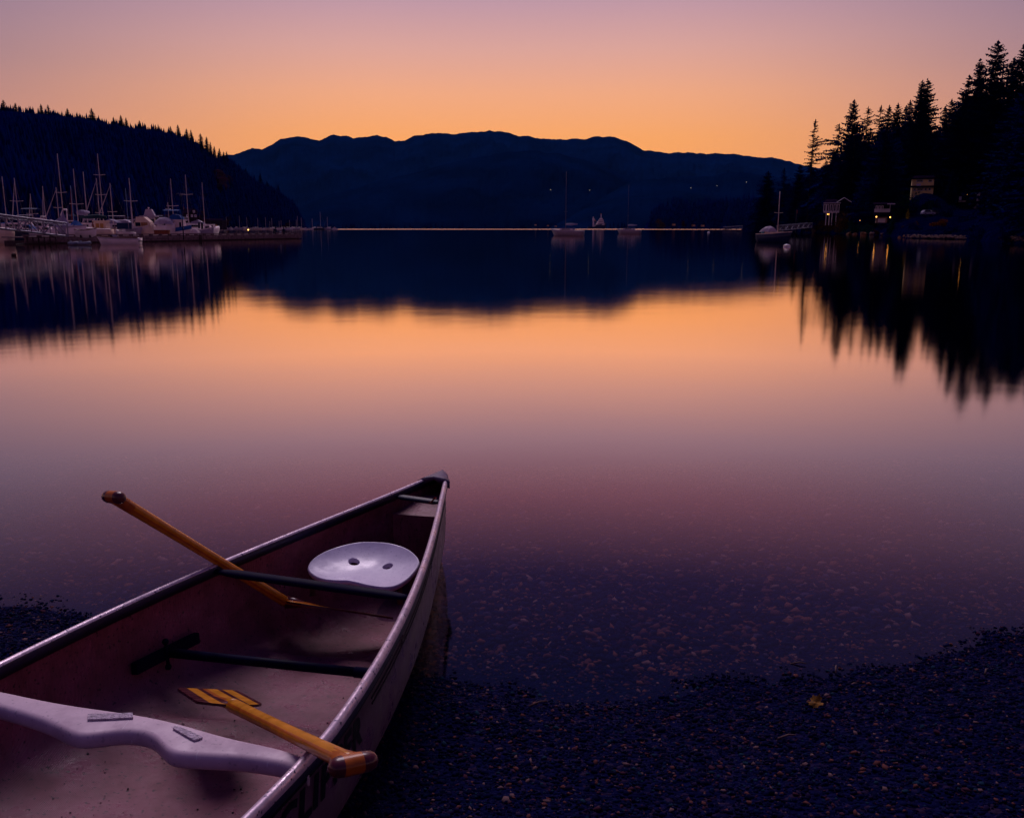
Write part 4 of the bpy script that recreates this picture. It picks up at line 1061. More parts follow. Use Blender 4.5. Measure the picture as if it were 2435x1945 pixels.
e = boat('motorboat', 78, 132, 7., math.pi+.1, 'white cruiser under a navy bimini behind the gangway', 'motorboat', 2.4, 1.2, M_white)
cabin(e, -1.5, 1.8, 1.9, 1.3, 1.75, .4, win=((.1,.9,.2,.7),))
q = MB(); q.loft([[(x, y, 3.05+.12*(1-y*y)-.04*abs(x)) for y in (-1, -.5, 0, .5, 1)] for x in (-1.1, -.4, .4, 1.1)], closed=False, cap=False)
for sx_ in (-1, 1):
    for sy in (-1, 1): q.tube([(sx_, sy*.95, 1.2), (sx_, sy*.95, 3.05)], .03, 5)
q.build('bimini', M_dblue, e)
e = boat('motorboat', 64, 116, 3.2, .1, 'small boat with dark blue tinted screens behind the middle of the gangway', 'motorboat', 1.6, .7, M_white)
cabin(e, -.9, 1.1, 1.3, .8, 1.35, .7, m=M_blue, win=((.15,.7,.3,.8),))
e = boat('motorboat', 112, 103, 2.4, .05, 'small white runabout behind the middle of the gangway', 'motorboat', 1.2, .8, M_white); cabin(e, -.6, .6, .9, .8, 1.15, .7, win=((.2,.8,.3,.8),))
e = boat('sailboat', 152, 99, 5.0, .02, 'long pale hull with a slatted rail lying along the dock behind the gangway end', 'boat', 1.6, .95, M_white, M_wcanvas)
# lavender tarp tent over a cruiser, and an arch cruiser
e = boat('covered_boat', 148, 106, 2.6, .05, 'boat under a peaked lavender tarp right of the gangway', 'boat', 1.6, 1.0, M_grey)
q = MB(); rg_ = []
for x, zt_, zb_ in ((-1.0,1.55,1.45),(-.6,1.75,1.2),(-.1,1.95,1.05),(.25,2.55,1.02),(.45,1.95,1.03),(.75,1.5,1.1),(.98,1.2,1.15)):
    rg_.append([(x, -.75, zb_), (x, -.35, zb_+(zt_-zb_)*.55), (x, 0, zt_), (x, .35, zb_+(zt_-zb_)*.55), (x, .75, zb_)])
q.loft(rg_, closed=False, cap=False); q.build('tarp', M_tarp, e)
e = boat('motorboat', 160, 116, 3.2, .9, 'cruiser with a white radar arch behind the lavender tarp', 'motorboat', 2.0, 1.2, M_white); cabin(e, -1, .9, 1.6, 1.2, 1.75, .5, win=((.1,.8,.3,.8),))
q = MB(); q.tube([(-.3,-.8,1.2),(-.25,-.78,2.3),(-.1,-.5,2.75),(-.1,.5,2.75),(-.25,.78,2.3),(-.3,.8,1.2)], .09, 8); q.build('radar_arch', M_white, e, True)
e = boat('motorboat', 183, 108, 2.0, .2, 'little boat with a bright blue cover between two masts', 'motorboat', 1.2, .9, M_white)
q = MB(); q.loft([[(x, y, 1.0+h*(1-abs(y))) for y in (-.6, -.3, 0, .3, .6)] for x, h in ((-.9,.2),(-.2,.75),(.3,.6),(.9,.1))], closed=False, cap=False); q.build('boat_cover', M_blue, e)
for i, (px, Dd, Lb, a, kd, lb) in enumerate(((66,128,4.2,.2,0,'low white cruiser between the third and fourth masts behind the gangway'),(97,126,4.0,2.9,1,'white boat with a slim canopy just left of the lavender tarp'),(126,132,4.4,.3,2,'white boat showing above the lavender tarp on its left'),
  (172,130,4.0,2.8,0,'white cruiser tucked between the radar arch cruiser and the blue covered boat'),(214,134,4.6,.2,1,'white boat behind the lapstrake dinghy under the green sail cover'),(262,128,4.4,3.0,2,'white boat with tinted screens behind the pilot house boat'),(283,136,4.8,.3,0,'lavender canvas topped boat behind the pale bimini boat'),(303,132,4.2,.1,2,'boat with a grey tent cover right of the lavender canvas topped one'),
  (331,138,4.4,2.9,1,'small white boat between the grey skiff and the cream cruiser'),(376,134,4.0,.2,0,'white cruiser between the flybridge cruiser and the white hood'),(436,138,4.2,2.9,1,'white boat showing past the bow of the blue and white trawler'),(476,140,4.0,.1,2,'little boat behind the pale workboat'))):
    e = boat('motorboat', px, Dd, Lb, a, lb, 'motorboat', None, 1.0, (M_white, M_grey, M_creamb)[i % 3])
    cabin(e, -Lb*.25, Lb*.25, Lb*.2, 1.0, 1.6+.2*(i % 2), .6, win=((.1,.5,.3,.8),(.56,.85,.3,.8)))
    q = MB()
    if kd == 0: q.loft([[(x, y, 2.3+.08*(1-y*y)) for y in (-.7, 0, .7)] for x in (-Lb*.28, 0, Lb*.2)], closed=False, cap=False); q.tube([(-Lb*.25,-.6,1.2),(-Lb*.25,-.6,2.3)], .03, 5); q.tube([(Lb*.18,.6,1.2),(Lb*.18,.6,2.3)], .03, 5)
    elif kd == 1: q.tube([(-Lb*.2,-.6,1.2),(-Lb*.15,-.5,2.2),(-Lb*.15,.5,2.2),(-Lb*.2,.6,1.2)], .05, 5); q.box((0,0,1.95), (Lb*.3,1.0,.2))
    else: q.xprism([(-Lb*.4,1.1),(-Lb*.3,1.7),(-Lb*.05,1.95),(Lb*.15,1.6),(Lb*.3,1.1)], -.65, .65)
    q.build(('bimini','arch','canvas_cover')[kd], (M_dblue, M_white, M_tarp)[kd] if i % 2 else (M_wcanvas, M_grey, M_tarp)[kd], e)
# lapstrake dinghy held on a raft above the water behind the dock
e = empty('dinghy', (X_at(204, 99), 99, 1.0), 'white lapstrake dinghy with a brown rail stored on the dock', 'dinghy', 'boats in the marina', .0)
q = MB(); rg = hull_mesh(2.35, .9, .5, .25, .05, .5); rg = [[(p[0], p[1], p[2]+.12*(abs(p[0])/1.15)**2-.05) for p in r_] for r_ in rg]; q.loft(rg); q.build('hull', M_white, e, True)
q = MB()
for s_ in (0, 8): q.loft([[(r_[s_][0], r_[s_][1]*1.03, r_[s_][2]-.06), (r_[s_][0], r_[s_][1]*1.03, r_[s_][2]+.03), (r_[s_][0], r_[s_][1]*.9, r_[s_][2]+.03)] for r_ in rg], cap=False)
q.build('rub_rail', M_brown, e)
q = MB(); q.box((-.5,0,-.2), (.1,.8,.3)); q.box((.5,0,-.2), (.1,.8,.3)); q.build('cradle', M_dplank, e)
# green boom cover boat
e = boat('sailboat', 222, 108, 4.2, math.pi+.05, 'sailboat with a long dark green sail cover above the lapstrake dinghy', 'sailboat', 1.8, .95, M_creamb)
q = MB(); q.tube([(-1.6,0,1.95),(-.6,0,2.05),(.4,0,2.0),(1.5,0,1.95)], [.18,.22,.2,.08], 8, flat=.8); q.build('boom', M_dgreen, e, True)
# pilot house boat with orange windows
e = boat('pilot_boat', 249, 100, 51*mpp(100), .06, 'cream pilot house boat with orange curtains in its windows', 'boat', 1.5, .78, M_creamb, M_brown)
c_ = cabin(e, -.95, .45, 1.1, .85, 1.55, .12, M_creamb, win=(), roof=.15)
for x_ in (-.55, -.08):
    q = MB(); q.box((x_, -.565, 1.22), (.36, .03, .36)); q.build('window', mat('orange_curtain', (.5,.22,.06), .7, 0, .3, 12), c_)
q = MB(); q.tube([(-1.15,-.1,.85),(-1.2,-.1,1.25),(-1.25,-.1,1.7)], [.07,.09,.02], 6); q.build('flag', M_red, e)
# boat with pale bimini
e = boat('motorboat', 296, 100, 2.1, math.pi*.98, 'small boat under a pale blue edged bimini right of the pilot house boat', 'motorboat', 1.1, .7, M_white)
q = MB(); q.loft([[(x, y, 1.62+.1*(1-y*y)-.05*abs(x)) for y in (-.7, -.35, 0, .35, .7)] for x in (-1.0, -.3, .4, 1.0)], closed=False, cap=False)
for sx_ in (-.8, .8):
    for sy in (-1, 1): q.tube([(sx_, sy*.6, .7), (sx_, sy*.66, 1.6)], .025, 5)
q.build('bimini', M_wcanvas, e)
q = MB(); q.box((0, 0, 1.2), (1.2, 1.0, .5)); q.build('side_curtain', M_dblue, e)
e = boat('rowboat', 319, 99, 36*mpp(99), .08, 'bare grey metal skiff on the dock edge left of the cream cruiser', 'skiff', .8, .5, M_grey); e.location[2] += .72
e = boat('motorboat', 343, 106, 46*mpp(106), .1, 'cream cabin cruiser with tan curtains', 'cabin cruiser', 2.0, 1.1, M_creamb)
cabin(e, -.9, 1.0, 1.5, 1.15, 1.55, .25, M_creamb, win=((.08,.38,.1,.9),), wm=M_win); cabin(e, -.75, .85, 1.4, 1.55, 1.98, .9, M_creamb, win=())
q = MB(); q.box((.25, -.76, 1.36), (.75, .03, .3)); q.build('window', M_curt, e)
e = boat('motorboat', 357, 124, 2.9, .25, 'white flybridge cruiser with a radar mast behind the cream cruiser', 'cabin cruiser', 2.2, 1.2, M_white)
cabin(e, -1.0, .9, 1.8, 1.2, 2.1, .2, M_grey, win=((.1,.9,.2,.8),), roof=.4)
q = MB(); q.box((0,0,2.2), (2.3,2.0,.1)); q.xprism([(-.6,2.25),(-.3,2.9),(.4,2.9),(.8,2.25)], -.8, .8); q.build('flybridge', M_wcanvas, e)
q = MB(); q.tube([(-.1,0,2.6),(0,0,3.05)], .06, 6); q.box((0,0,3.05), (.15,.7,.08)); q.build('radar_mast', M_white, e)
e = boat('covered_boat', 393, 114, 2.6, .15, 'boat under a humped white canvas hood left of the trawler', 'boat', 1.9, 1.2, M_white)
q = MB(); q.loft([[(x, y, 1.25+h*math.sqrt(max(0, 1-y*y))) for y in np.linspace(-.98, .98, 9)] for x, h in ((-1.15,.2),(-1.0,.5),(-.6,.75),(.2,.8),(.8,.6),(1.1,.35))], closed=False, cap=False); q.build('hood', M_wcanvas, e)
# blue and white trawler
e = boat('trawler', 411, 99, 86*mpp(99), .04, 'white trawler with a broad blue hull band and blue canopies', 'trawler', 1.5, .92, M_white, None, sheer=.38)
rg = hull_mesh(86*mpp(99), 1.5, .92, .38); q = MB()
for s_ in (0, 8): q.loft([[(r_[s_][0]+.0, r_[s_][1]*1.03, r_[s_][2]+.02), (r_[s_][0]*1.0, r_[s_][1]*1.03+(0), r_[s_][2]-.30), (r_[s_][0], r_[s_][1]*.9, r_[s_][2]-.28), (r_[s_][0], r_[s_][1]*.92, r_[s_][2]+.02)] for r_ in rg])
q.build('hull_band', M_blue, e)
c_ = cabin(e, -.9, 1.35, 1.15, .98, 1.62, .12, M_white, win=((.06,.14,.2,.8),(.28,.45,.2,.8),(.8,.9,.2,.8)), roof=.15)
q = MB(); q.box((.35, -.59, 1.3), (.34, .03, .38)); q.build('window', mat('orange_curtain', (.5,.22,.06)), c_)
q = MB(); q.loft([[(x, y*.55, 1.68+h) for y in (-1, 1)]+[(x, y*.5, 1.7) for y in (1, -1)] for x, h in ((-.1,.28),(.3,.45),(.95,.35),(1.15,.12))]); q.build('bridge_cover', M_blue, e)
q = MB(); q.loft([[(x, y, 2.42+.06*(1-(y/.6)**2)) for y in (-.6, -.3, 0, .3, .6)] for x in (-.75, -.3, .3, .95)], closed=False, cap=False)
for sx_ in (-.6, .85):
    for sy in (-1, 1): q.tube([(sx_, sy*.55, 1.65), (sx_, sy*.58, 2.42)], .02, 5)
q.build('bimini', M_blue, e)
mast(e, -.35, 1.6, at(403, 482, 99)[2], M_mast, spread=(.62,), r=.05, stay=False)
q = MB(); q.tube([(-1.6,-.5,.95),(-1.65,-.5,1.35)], [.1,.06], 8); q.build('life_ring', M_red, e)
# small round bowed boat end on, and grey workboat
e = boat('motorboat', 464, 103, 2.2, -HP, 'small pale boat seen bow on right of the trawler', 'motorboat', 18*mpp(103), .75, M_white)
e = boat('motorboat', 489, 107, 38*mpp(107), .05, 'pale open workboat with outboard motors at the right end of the near marina', 'motorboat', 1.3, .85, M_grey, M_white)
cabin(e, -.1, .8, .9, .9, 1.25, .5, win=((.2,.7,.3,.8),))
for x_ in (-.75, -.4):
    q = MB(); q.box((x_, 0, 1.15), (.2, .25, .5)); q.ball((x_, 0, 1.45), .11); q.build('outboard', M_win, e)
e = boat('motorboat', 503, 150, 2.6, .1, 'small boat with an orange and blue cover left of the far marina row', 'motorboat', 1.6, 1.0, M_blue)
q = MB(); q.box((0,0,1.25), (1.6,1.2,.3)); q.build('boat_cover', mat('canvas_orange', (.35,.12,.01), .8), e)
# white runabout moored in front of the dock
Dr = 94; Lr = 100*mpp(Dr)
e = boat('runabout', 279, Dr, Lr, math.pi+.03, 'white lapped motorboat with a brown rail moored in front of the dock', 'motorboat', 1.6, .68, M_white, M_brown, sheer=.28)
rg = hull_mesh(Lr, 1.6, .68, .28)
for kz in (.42, .3, .2):
    q = MB()
    for a_, b2 in ((0, 1), (8, 7)): q.tube([np.array(r_[a_])*(1-kz*1.1)+np.array(r_[b2])*kz*1.1 for r_ in rg], .012, 4)
    q.build('lapstrake', M_grey, e)
q = MB(); q.box((-Lr/2-.02, 0, .35), (.03,1.0,.1)); q.box((-Lr/2+.1,-.83,.5), (.18,.03,.08)); q.build('vent', M_win, e)
q = MB(); q.xprism([(.2,.7),(.7,.72),(.45,1.02)], -.6, .6); q.build('windscreen', M_win, e)
# inflatables
for px, wp, lb in ((178, 17, 'left one of the two blue grey inflatables tied in front of the dock'), (204, 25, 'right one of the two blue grey inflatables tied in front of the dock')):
    Dd = 92; e = empty('inflatable_dinghy', (X_at(px, Dd), Dd-.6, 0), lb, 'inflatable', 'inflatables by the dock'); Lh = wp*mpp(Dd)/2
    q = MB(); q.tube([(-Lh,-.35,.16),(Lh*.5,-.35,.17),(Lh*.9,-.15,.22),(Lh,0,.25),(Lh*.9,.15,.22),(Lh*.5,.35,.17),(-Lh,.35,.16)], [.13,.15,.15,.14,.15,.15,.13], 9); q.build('tube', M_rubber, e, True)
    q = MB(); q.box((-Lh*.1,0,.08), (Lh*1.7,.5,.05)); q.box((-Lh*.7,0,.3), (.08,.4,.3)); q.build('floor', M_rubber, e)

# ------------------------------------------------------------------ dock, gangway, lamp, people
A = atz(58, 581, 0); Bp = atz(716, 568, 0); dv = Bp-A; Ld = np.linalg.norm(dv); da = math.atan2(dv[1], dv[0])
dk = empty('dock', tuple(A), 'long low timber dock with a raised bull rail in front of the moored boats', 'dock', rz=da)
q = MB(); q.box((Ld/2, 1.6, .72), (Ld, 3.2, .12)); q.build('deck', M_planks, dk)
q = MB(); n_ = int(Ld/4.1)
for i in range(n_):
    for k in range(3): q.box(((i+.5)*Ld/n_, -.03, .63-.2*k), (Ld/n_-.05, .09, .185))
q.build('fascia', M_planks, dk)
q = MB(); q.box((Ld/2, 1.6, .1), (Ld-.3, 2.9, .5)); q.build('float', M_dplank, dk)
q = MB(); q.box((Ld/2, .12, .93), (Ld, .16, .12)); q.build('bull_rail', M_planks, dk)
q = MB()
for i in range(int(Ld/1.7)): q.box((i*1.7+.4, .12, .825), (.55, .16, .09))
q.build('rail_block', M_dplank, dk)
q = MB(); q.box((Ld*.53, -.15, .45), (.12,.12,.8)); q.box((Ld*.53+.35, -.15, .45), (.12,.12,.8)); q.build('fender_post', M_dplank, dk)
q = MB()
for i in range(6): q.box((.3+i*.75, -.12, .42), (.1,.1,.75))
q.box((2.2,-.14,.72), (4.4,.08,.08)); q.box((2.2,-.14,.22), (4.4,.08,.08)); q.tube([(.2,-.2,.1),(-1.6,-.6,.02)], .05, 6); q.build('end_frame', M_dplank, dk)
fl = empty('float_dock', tuple(at(548, 551, 185)*np.array([1,1,0])), 'short float with bleached planks behind the right part of the dock', 'dock')
q = MB(); q.box((0,0,.5), (8.8,2,.15)); q.build('deck', M_planks, fl); q = MB(); q.box((0,0,.2), (8.6,1.8,.5)); q.build('float', M_dplank, fl)
# gangway
def gangway(name, pA, pB, h, nb, m, label, w=1.2):
    pA, pB = np.array(pA), np.array(pB); e = empty(name, tuple(pA), label, 'gangway'); v = pB-pA; L = np.linalg.norm(v); hd = v/L
    sd = np.cross(hd, (0,0,1)); sd /= np.linalg.norm(sd); up = np.array([0,0,1.])
    for s_ in (0, 1):
        o_ = sd*w*s_; q = MB(); q.tube([o_, v+o_], .08, 6); q.tube([o_+up*h, v+o_+up*h], .075, 6); q.build('chord', m, e)
        q = MB(); q.tube([o_+up*h*.83, v+o_+up*h*.83], .03, 6); q.build('handrail', m, e)
        q = MB()
        for i in range(nb+1):
            p = v*i/nb+o_; q.tube([p, p+up*h], .06, 5)
            if i < nb:
                p2 = v*(i+1)/nb+o_; q.tube([p, p2+up*h] if i % 2 else [p+up*h, p2], .055, 5)
        q.build('truss_web', m, e)
    q = MB(); q.loft([[p+up*.02, p+sd*w+up*.02, p+sd*w-up*.06, p-up*.06] for p in (v*0, v)]); q.build('walkway', M_dplank, e)
    return e
Dg = 97
gangway('gangway', at(-62, 537.5, 90), at(149, 562, Dg), 31*mpp(93), 7, M_galv, 'grey steel truss gangway sloping down to the dock at the left edge')
# lamp post on the dock
pl = at(436, 557, 98); e = empty('lamp_post', tuple(pl), 'dark dock lamp post with two curved arms and a blue sign', 'lamp post')
tz = at(434, 463, 98)[2]-pl[2]
q = MB(); q.tube([(0,0,-.6),(0,0,tz)], [.06,.04], 8); q.build('pole', M_black, e, True)
q = MB(); q.tube([(0,0,tz-.3),(-.15,0,tz+.12),(-.4,0,tz+.1),(-.5,0,tz-.05)], .025, 6); q.tube([(0,0,tz-.3),(.12,0,tz+.0),(-.0,0,tz+.25)], .025, 6); q.build('lamp_arm', M_mastd, e)
q = MB(); q.box((-.12,-.07,2.35), (.2,.03,.4)); q.build('sign_panel', M_blue, e)
e = empty('dock_crate', tuple(at(386, 557, 97.4)), 'orange brown wooden box on the dock below the trawler stern', 'box', rz=.03)
q = MB(); q.box((0,0,.2), (34*mpp(97), .5, .38)); q.build('box', mat('orange_box', (.20,.04,.02), .7, 0, .3, 4), e); q = MB(); q.box((0,0,.41), (34*mpp(97)+.06, .56, .05)); q.build('lid', M_brown, e)
pl = at(590.5, 551, 178); e = empty('dock_lamp', tuple(pl), 'small lit yellow lamp on the short float', 'lamp')
q = MB(); q.tube([(0,0,-.3),(0,0,.25)], .04, 6); q.build('post', M_black, e); q = MB(); q.ball((0,0,.33), .12); q.build('bulb', mat('warm_bulb', (1,.6,.1), emit=(1,.6,.12), es=6), e)
def seated(px, Dd, label, top, trou, face):
    b0 = at(px, 553.5, Dd); b0[2] = .99
    e = empty('person', tuple(b0), label, 'person', rz=face)
    def skin(name, nodes, edges, m, par):
        me = bpy.data.meshes.new(name); me.from_pydata([n_[0] for n_ in nodes], edges, []); o = bpy.data.objects.new(name, me); sc.collection.objects.link(o)
        mo = o.modifiers.new('s', 'SKIN')
        for v, n_ in zip(me.skin_vertices[0].data, nodes): v.radius = (n_[1], n_[1])
        me.skin_vertices[0].data[0].use_root = True
        o.modifiers.new('u', 'SUBSURF').levels = 1; bpy.context.view_layer.update()
        m2 = bpy.data.meshes.new_from_object(o.evaluated_get(bpy.context.evaluated_depsgraph_get())); o.modifiers.clear(); o.data = m2; m2.materials.append(m); o.parent = par; return o
    nd = [((0,0,.10),.12),((0,.02,.32),.13),((0,.02,.5),.12),((0,.04,.60),.05),((0,.05,.72),.085),((0,.05,.8),.075),
          ((-.09,-.22,.12),.08),((-.09,-.42,.12),.065),((-.09,-.44,-.2),.05),((.09,-.22,.12),.08),((.09,-.42,.12),.065),((.09,-.44,-.2),.05),
          ((-.2,.02,.48),.055),((-.24,-.06,.26),.045),((-.12,-.26,.2),.035),((.2,.02,.48),.055),((.24,-.06,.26),.045),((.12,-.26,.2),.035)]
    ed = [(0,1),(1,2),(2,3),(3,4),(4,5),(0,6),(6,7),(7,8),(0,9),(9,10),(10,11),(2,12),(12,13),(13,14),(2,15),(15,16),(16,17)]
    skin('body', nd, ed, trou, e)
    nj = [((0,0,.12),.14),((0,.02,.32),.15),((0,.02,.5),.14),((-.2,.02,.48),.07),((-.24,-.06,.26),.058),((.2,.02,.48),.07),((.24,-.06,.26),.058)]
    skin('jacket', nj, [(0,1),(1,2),(2,3),(3,4),(2,5),(5,6)], top, e)
    q = MB(); q.ball((0,.075,.78), (.1,.1,.1)); q.build('hair', M_black, e, True)
seated(654.5, 128, 'person in dark clothes sitting on the dock edge, the left of the two', mat('dark_jacket', (.01,.01,.04), .9), M_black, 0)
seated(675, 130, 'person in a blue jacket sitting on the dock edge, right of the other', M_dblue, M_black, .3)
e = tag(MB().ball((0,0,.12), (.16,.14,.14)).build('bag', M_grey, None, True), 'small pale bag on the dock between the two sitting people', 'bag'); pb = at(664, 554, 129); e.location = (pb[0], 129.6, .99)
# mooring buoys
def buoy(px, py, Dd, r_, label, m, band=None):
    p = atz(px, py, 0); e = empty('mooring_buoy', (p[0], p[1], 0), label, 'buoy', 'mooring buoys')
    q = MB(); pr = [(.0,-.5),(.7,-.45),(.98,-.3),(1,.0),(1,.35),(.9,.6),(.5,.8),(.12,.9),(.0,.92)]
    q.loft([[(math.cos(w)*max(a, .01)*r_, math.sin(w)*max(a, .01)*r_, b_*r_) for w in np.linspace(0, 2*math.pi, 16, endpoint=False)] for a, b_ in pr]); q.build('float', m, e, True)
    q = MB(); q.tube([(0,0,.85*r_),(0,0,1.1*r_)], .08*r_, 6); q.build('eye', M_black, e)
    if band: q = MB(); q.loft([[(math.cos(w)*1.015*r_, math.sin(w)*1.015*r_, b_*r_) for w in np.linspace(0, 2*math.pi, 16, endpoint=False)] for b_ in (.38, .52)], cap=False); q.build('band', band, e)
buoy(1871, 588, 75, .31, 'white mooring buoy with a yellow band right of the moored sailboat', mat('buoy_white', (.7,.62,.72), .5), mat('buoy_yellow', (.6,.3,.02), .5))
buoy(1813.5, 553, 150, .62, 'pale turquoise ball fender left of the moored sailboat', M_teal)
buoy(1685, 554, 300, .5, 'tiny white buoy in front of the small pier', mat('buoy_white', (.7,.62,.72), .5))
p = atz(33, 609, 0); q = MB(); r = np.random.RandomState(3)
e = empty('mooring_buoy', (p[0], p[1], 0), 'dark red tufted float on the water below the gangway', 'buoy', 'mooring buoys')
MB().ball((0,0,.06), (.15,.15,.12)).build('float', mat('dark_red', (.03,.006,.012), .7), e, True)
for k in range(26): a_ = r.rand()*6.28; q.add([(0,0,.08), (math.cos(a_)*.24, math.sin(a_)*.24, .02+r.rand()*.2), (math.cos(a_+.3)*.14, math.sin(a_+.3)*.14, .1)], [(0,1,2)])
q.build('tuft', M_red, e)

# ------------------------------------------------------------------ moored boats out on the water
e = boat('sailboat', 1845, 112, 4.9, -.95, 'dark hulled sailboat with a white sprayhood moored in front of the right shore', 'sailboat', 2.0, .95, M_navy, M_creamb, 'moored sailboats')
q = MB(); q.box((.1,0,1.1), (2.6,1.2,.25)); q.build('cabin', M_creamb, e)
q = MB(); q.loft([[(x, y, 1.15+h*math.sqrt(max(0, 1-(y/.85)**2))) for y in np.linspace(-.84, .84, 9)] for x, h in ((-1.9,.1),(-1.75,.5),(-1.4,.72),(-.9,.8),(-.5,.6),(-.3,.1))], closed=False, cap=False); q.build('sprayhood', M_wcanvas, e)
mast(e, .3, 1.2, at(1845, 455.6, 112)[2], M_mast, spread=(.47,), r=.06, stay=False)
for px, Dd, yt, wp, lb in ((1348, 205, 408, 44, 'pale sailboat with a faint tall mast moored alone in the middle of the inlet'), (1495, 270, 440, 31, 'smaller pale sailboat moored right of the lone one')):
    e = boat('sailboat', px, Dd, wp*mpp(Dd)*1.9, math.pi*.83, lb, 'sailboat', 2.2, 1.15, mat('boat_dim', (.30,.21,.27), .6), None, 'moored sailboats')
    cabin(e, -1.8, 1.6, 1.3, 1.2, 1.6, .3, win=((.2,.8,.3,.75),)); mast(e, .3, 1.5, at(px, yt, Dd)[2], M_mastd, spread=(.3,), r=.08, boom=3., boomm=M_tarp, stay=False)
# ship
Ds = 2000; ms_ = mpp(Ds); w = at(1420, 541, Ds)
e = empty('ship', (w[0], Ds, 0), 'blue hulled working ship with stepped white decks and an orange mast', 'ship', rz=.08)
L = 44*ms_; q = MB(); rg = hull_mesh(L, 9, 8, .55, .1, .3); rg = [[(p_[0], p_[1], p_[2]*(.55 if p_[0] < -L*.1 and p_[2] > 0 else 1)) for p_ in r_] for r_ in rg]; q.loft(rg); q.build('hull', M_navy, e)
q = MB(); q.box((L*.16,0,10), (L*.42,8,4)); q.box((L*.17,0,14), (L*.34,7.4,4)); q.box((L*.2,0,18), (L*.25,7,4)); q.box((L*.2,0,21.5), (L*.14,6,3)); q.build('superstructure', M_white, e)
for z_ in (11, 15, 18.6): q = MB(); q.box((L*.17, -4.15, z_), (L*.3*(1 if z_ < 12 else .8), .3, 1.0)); q.build('window_row', M_win, e)
q = MB(); q.tube([(L*.2,0,23),(L*.2,0,31)], .9, 6); q.box((L*.2,0,29), (.9,5,.7)); q.build('mast', M_white, e); q = MB(); q.ball((L*.2,0,32), 1.4); q.build('mast_head', mat('orange_paint', (.5,.16,.02)), e)
q = MB(); q.tube([(-L*.22,0,4),(-L*.22,0,26)], 1.1, 6); q.tube([(-L*.16,0,4),(-L*.2,0,20)], .8, 6); q.box((-L*.2,0,20), (5,3,4)); q.build('crane_tower', M_white, e)
q = MB(); q.tube([(-L*.2,0,20),(-L*.08,0,17)], 1.1, 6); q.build('crane_arm', mat('orange_paint', (.5,.16,.02)), e)
# far marina row
PS = []
def far_boat(px, Dd, L, rz, label, yt=None, hm=None, kind='motor', green=False):
    w = at(px, 541, Dd); key = (kind, hm.name if hm else '')
    e = empty('far_sailboat' if kind == 'sail' else 'far_motorboat', (w[0], Dd, 0), label, 'sailboat' if kind == 'sail' else 'motorboat', 'boats of the far marina row', rz)
    q = MB(); q.loft(hull_mesh(L, L*.32, L*.14, .35)); q.build('hull', hm or M_white, e, True)
    f = L*.13; q = MB()
    if kind == 'sail': q.xprism([(-L*.25,f), (-L*.22,f*1.7), (L*.1,f*1.7), (L*.25,f)], -L*.09, L*.09)
    else: q.xprism([(-L*.3,f), (-L*.28,f*2.3), (-L*.1,f*2.35), (-L*.08,f*3.1), (L*.04,f*3.1), (L*.1,f*2.3), (L*.16,f*2.2), (L*.34,f)], -L*.12, L*.12)
    c_ = q.build('cabin', M_white, e)
    q = MB(); q.box((0, -L*.125, f*1.85), (L*.3, .06, f*.45)); q.build('window_row', M_win, c_)
    if green: q = MB(); q.box((0, -L*.165, f*.75), (L*.6, .1, f*.5)); q.build('green_stripe', mat('lime_paint', (.12,.4,.02)), e)
    if kind == 'sail':
        zt_ = at(px, yt, Dd)[2]; q = MB(); q.tube([(L*.05,0,f), (L*.05,0,zt_)], .19, 6); q.build('mast', M_mast, e)
        q = MB(); q.tube([(L*.05,0,f*2),(-L*.35,0,f*2.1)], .25, 6); q.build('boom', M_dblue if int(px) % 2 else M_white, e)
        q = MB(); q.tube([(L*.48,0,f*1.3),(L*.05,0,zt_*.95)], .08, 4); q.build('furled_sail', M_mastd, e)
FR = [(524,0),(536,0),(538,516),(549,0),(562,0),(569,513),(578,0),(586.5,517),(590,0),(602,-1),(612.5,519),(621,0),(631,517),(641,526),(648,519),(663,526),(670,524),(677,0),(688,524),(695,0),(704,523),(709,514),(716,518),(727,0),(744,520),(761,504),(780,516),(796,0)]
ordn = ['first','second','third','fourth','fifth','sixth','seventh','eighth','ninth','tenth','eleventh','twelfth','thirteenth','fourteenth','fifteenth','sixteenth']
ns = nm = 0
for i, (px, yt) in enumerate(FR):
    Dd = 880-abs(px-640)*.3+(i*37 % 60)
    if yt > 0:
        lb = 'far sailboat, %s mast from the left in the far marina row' % ordn[ns]; ns += 1
        if px == 761: lb = 'large dark hulled far sailboat standing clear right of the headland'
        far_boat(px, Dd, 8.5 if px != 761 else 12., [.1, 2.9, .4, -.2, 3.3][i % 5], lb, yt, M_navy if px == 761 else (M_white, M_creamb, M_grey)[i % 3], 'sail')
    else:
        lb = 'far white motorboat, %s from the left in the far marina row' % ordn[nm]; nm += 1
        if yt < 0: lb = 'far white motorboat with a bright green stripe in the far marina row'
        far_boat(px, Dd, (6.5, 7.5, 5.5)[i % 3], [.2, 3.1, .6][i % 3], lb, None, M_white, 'motor', yt < 0)
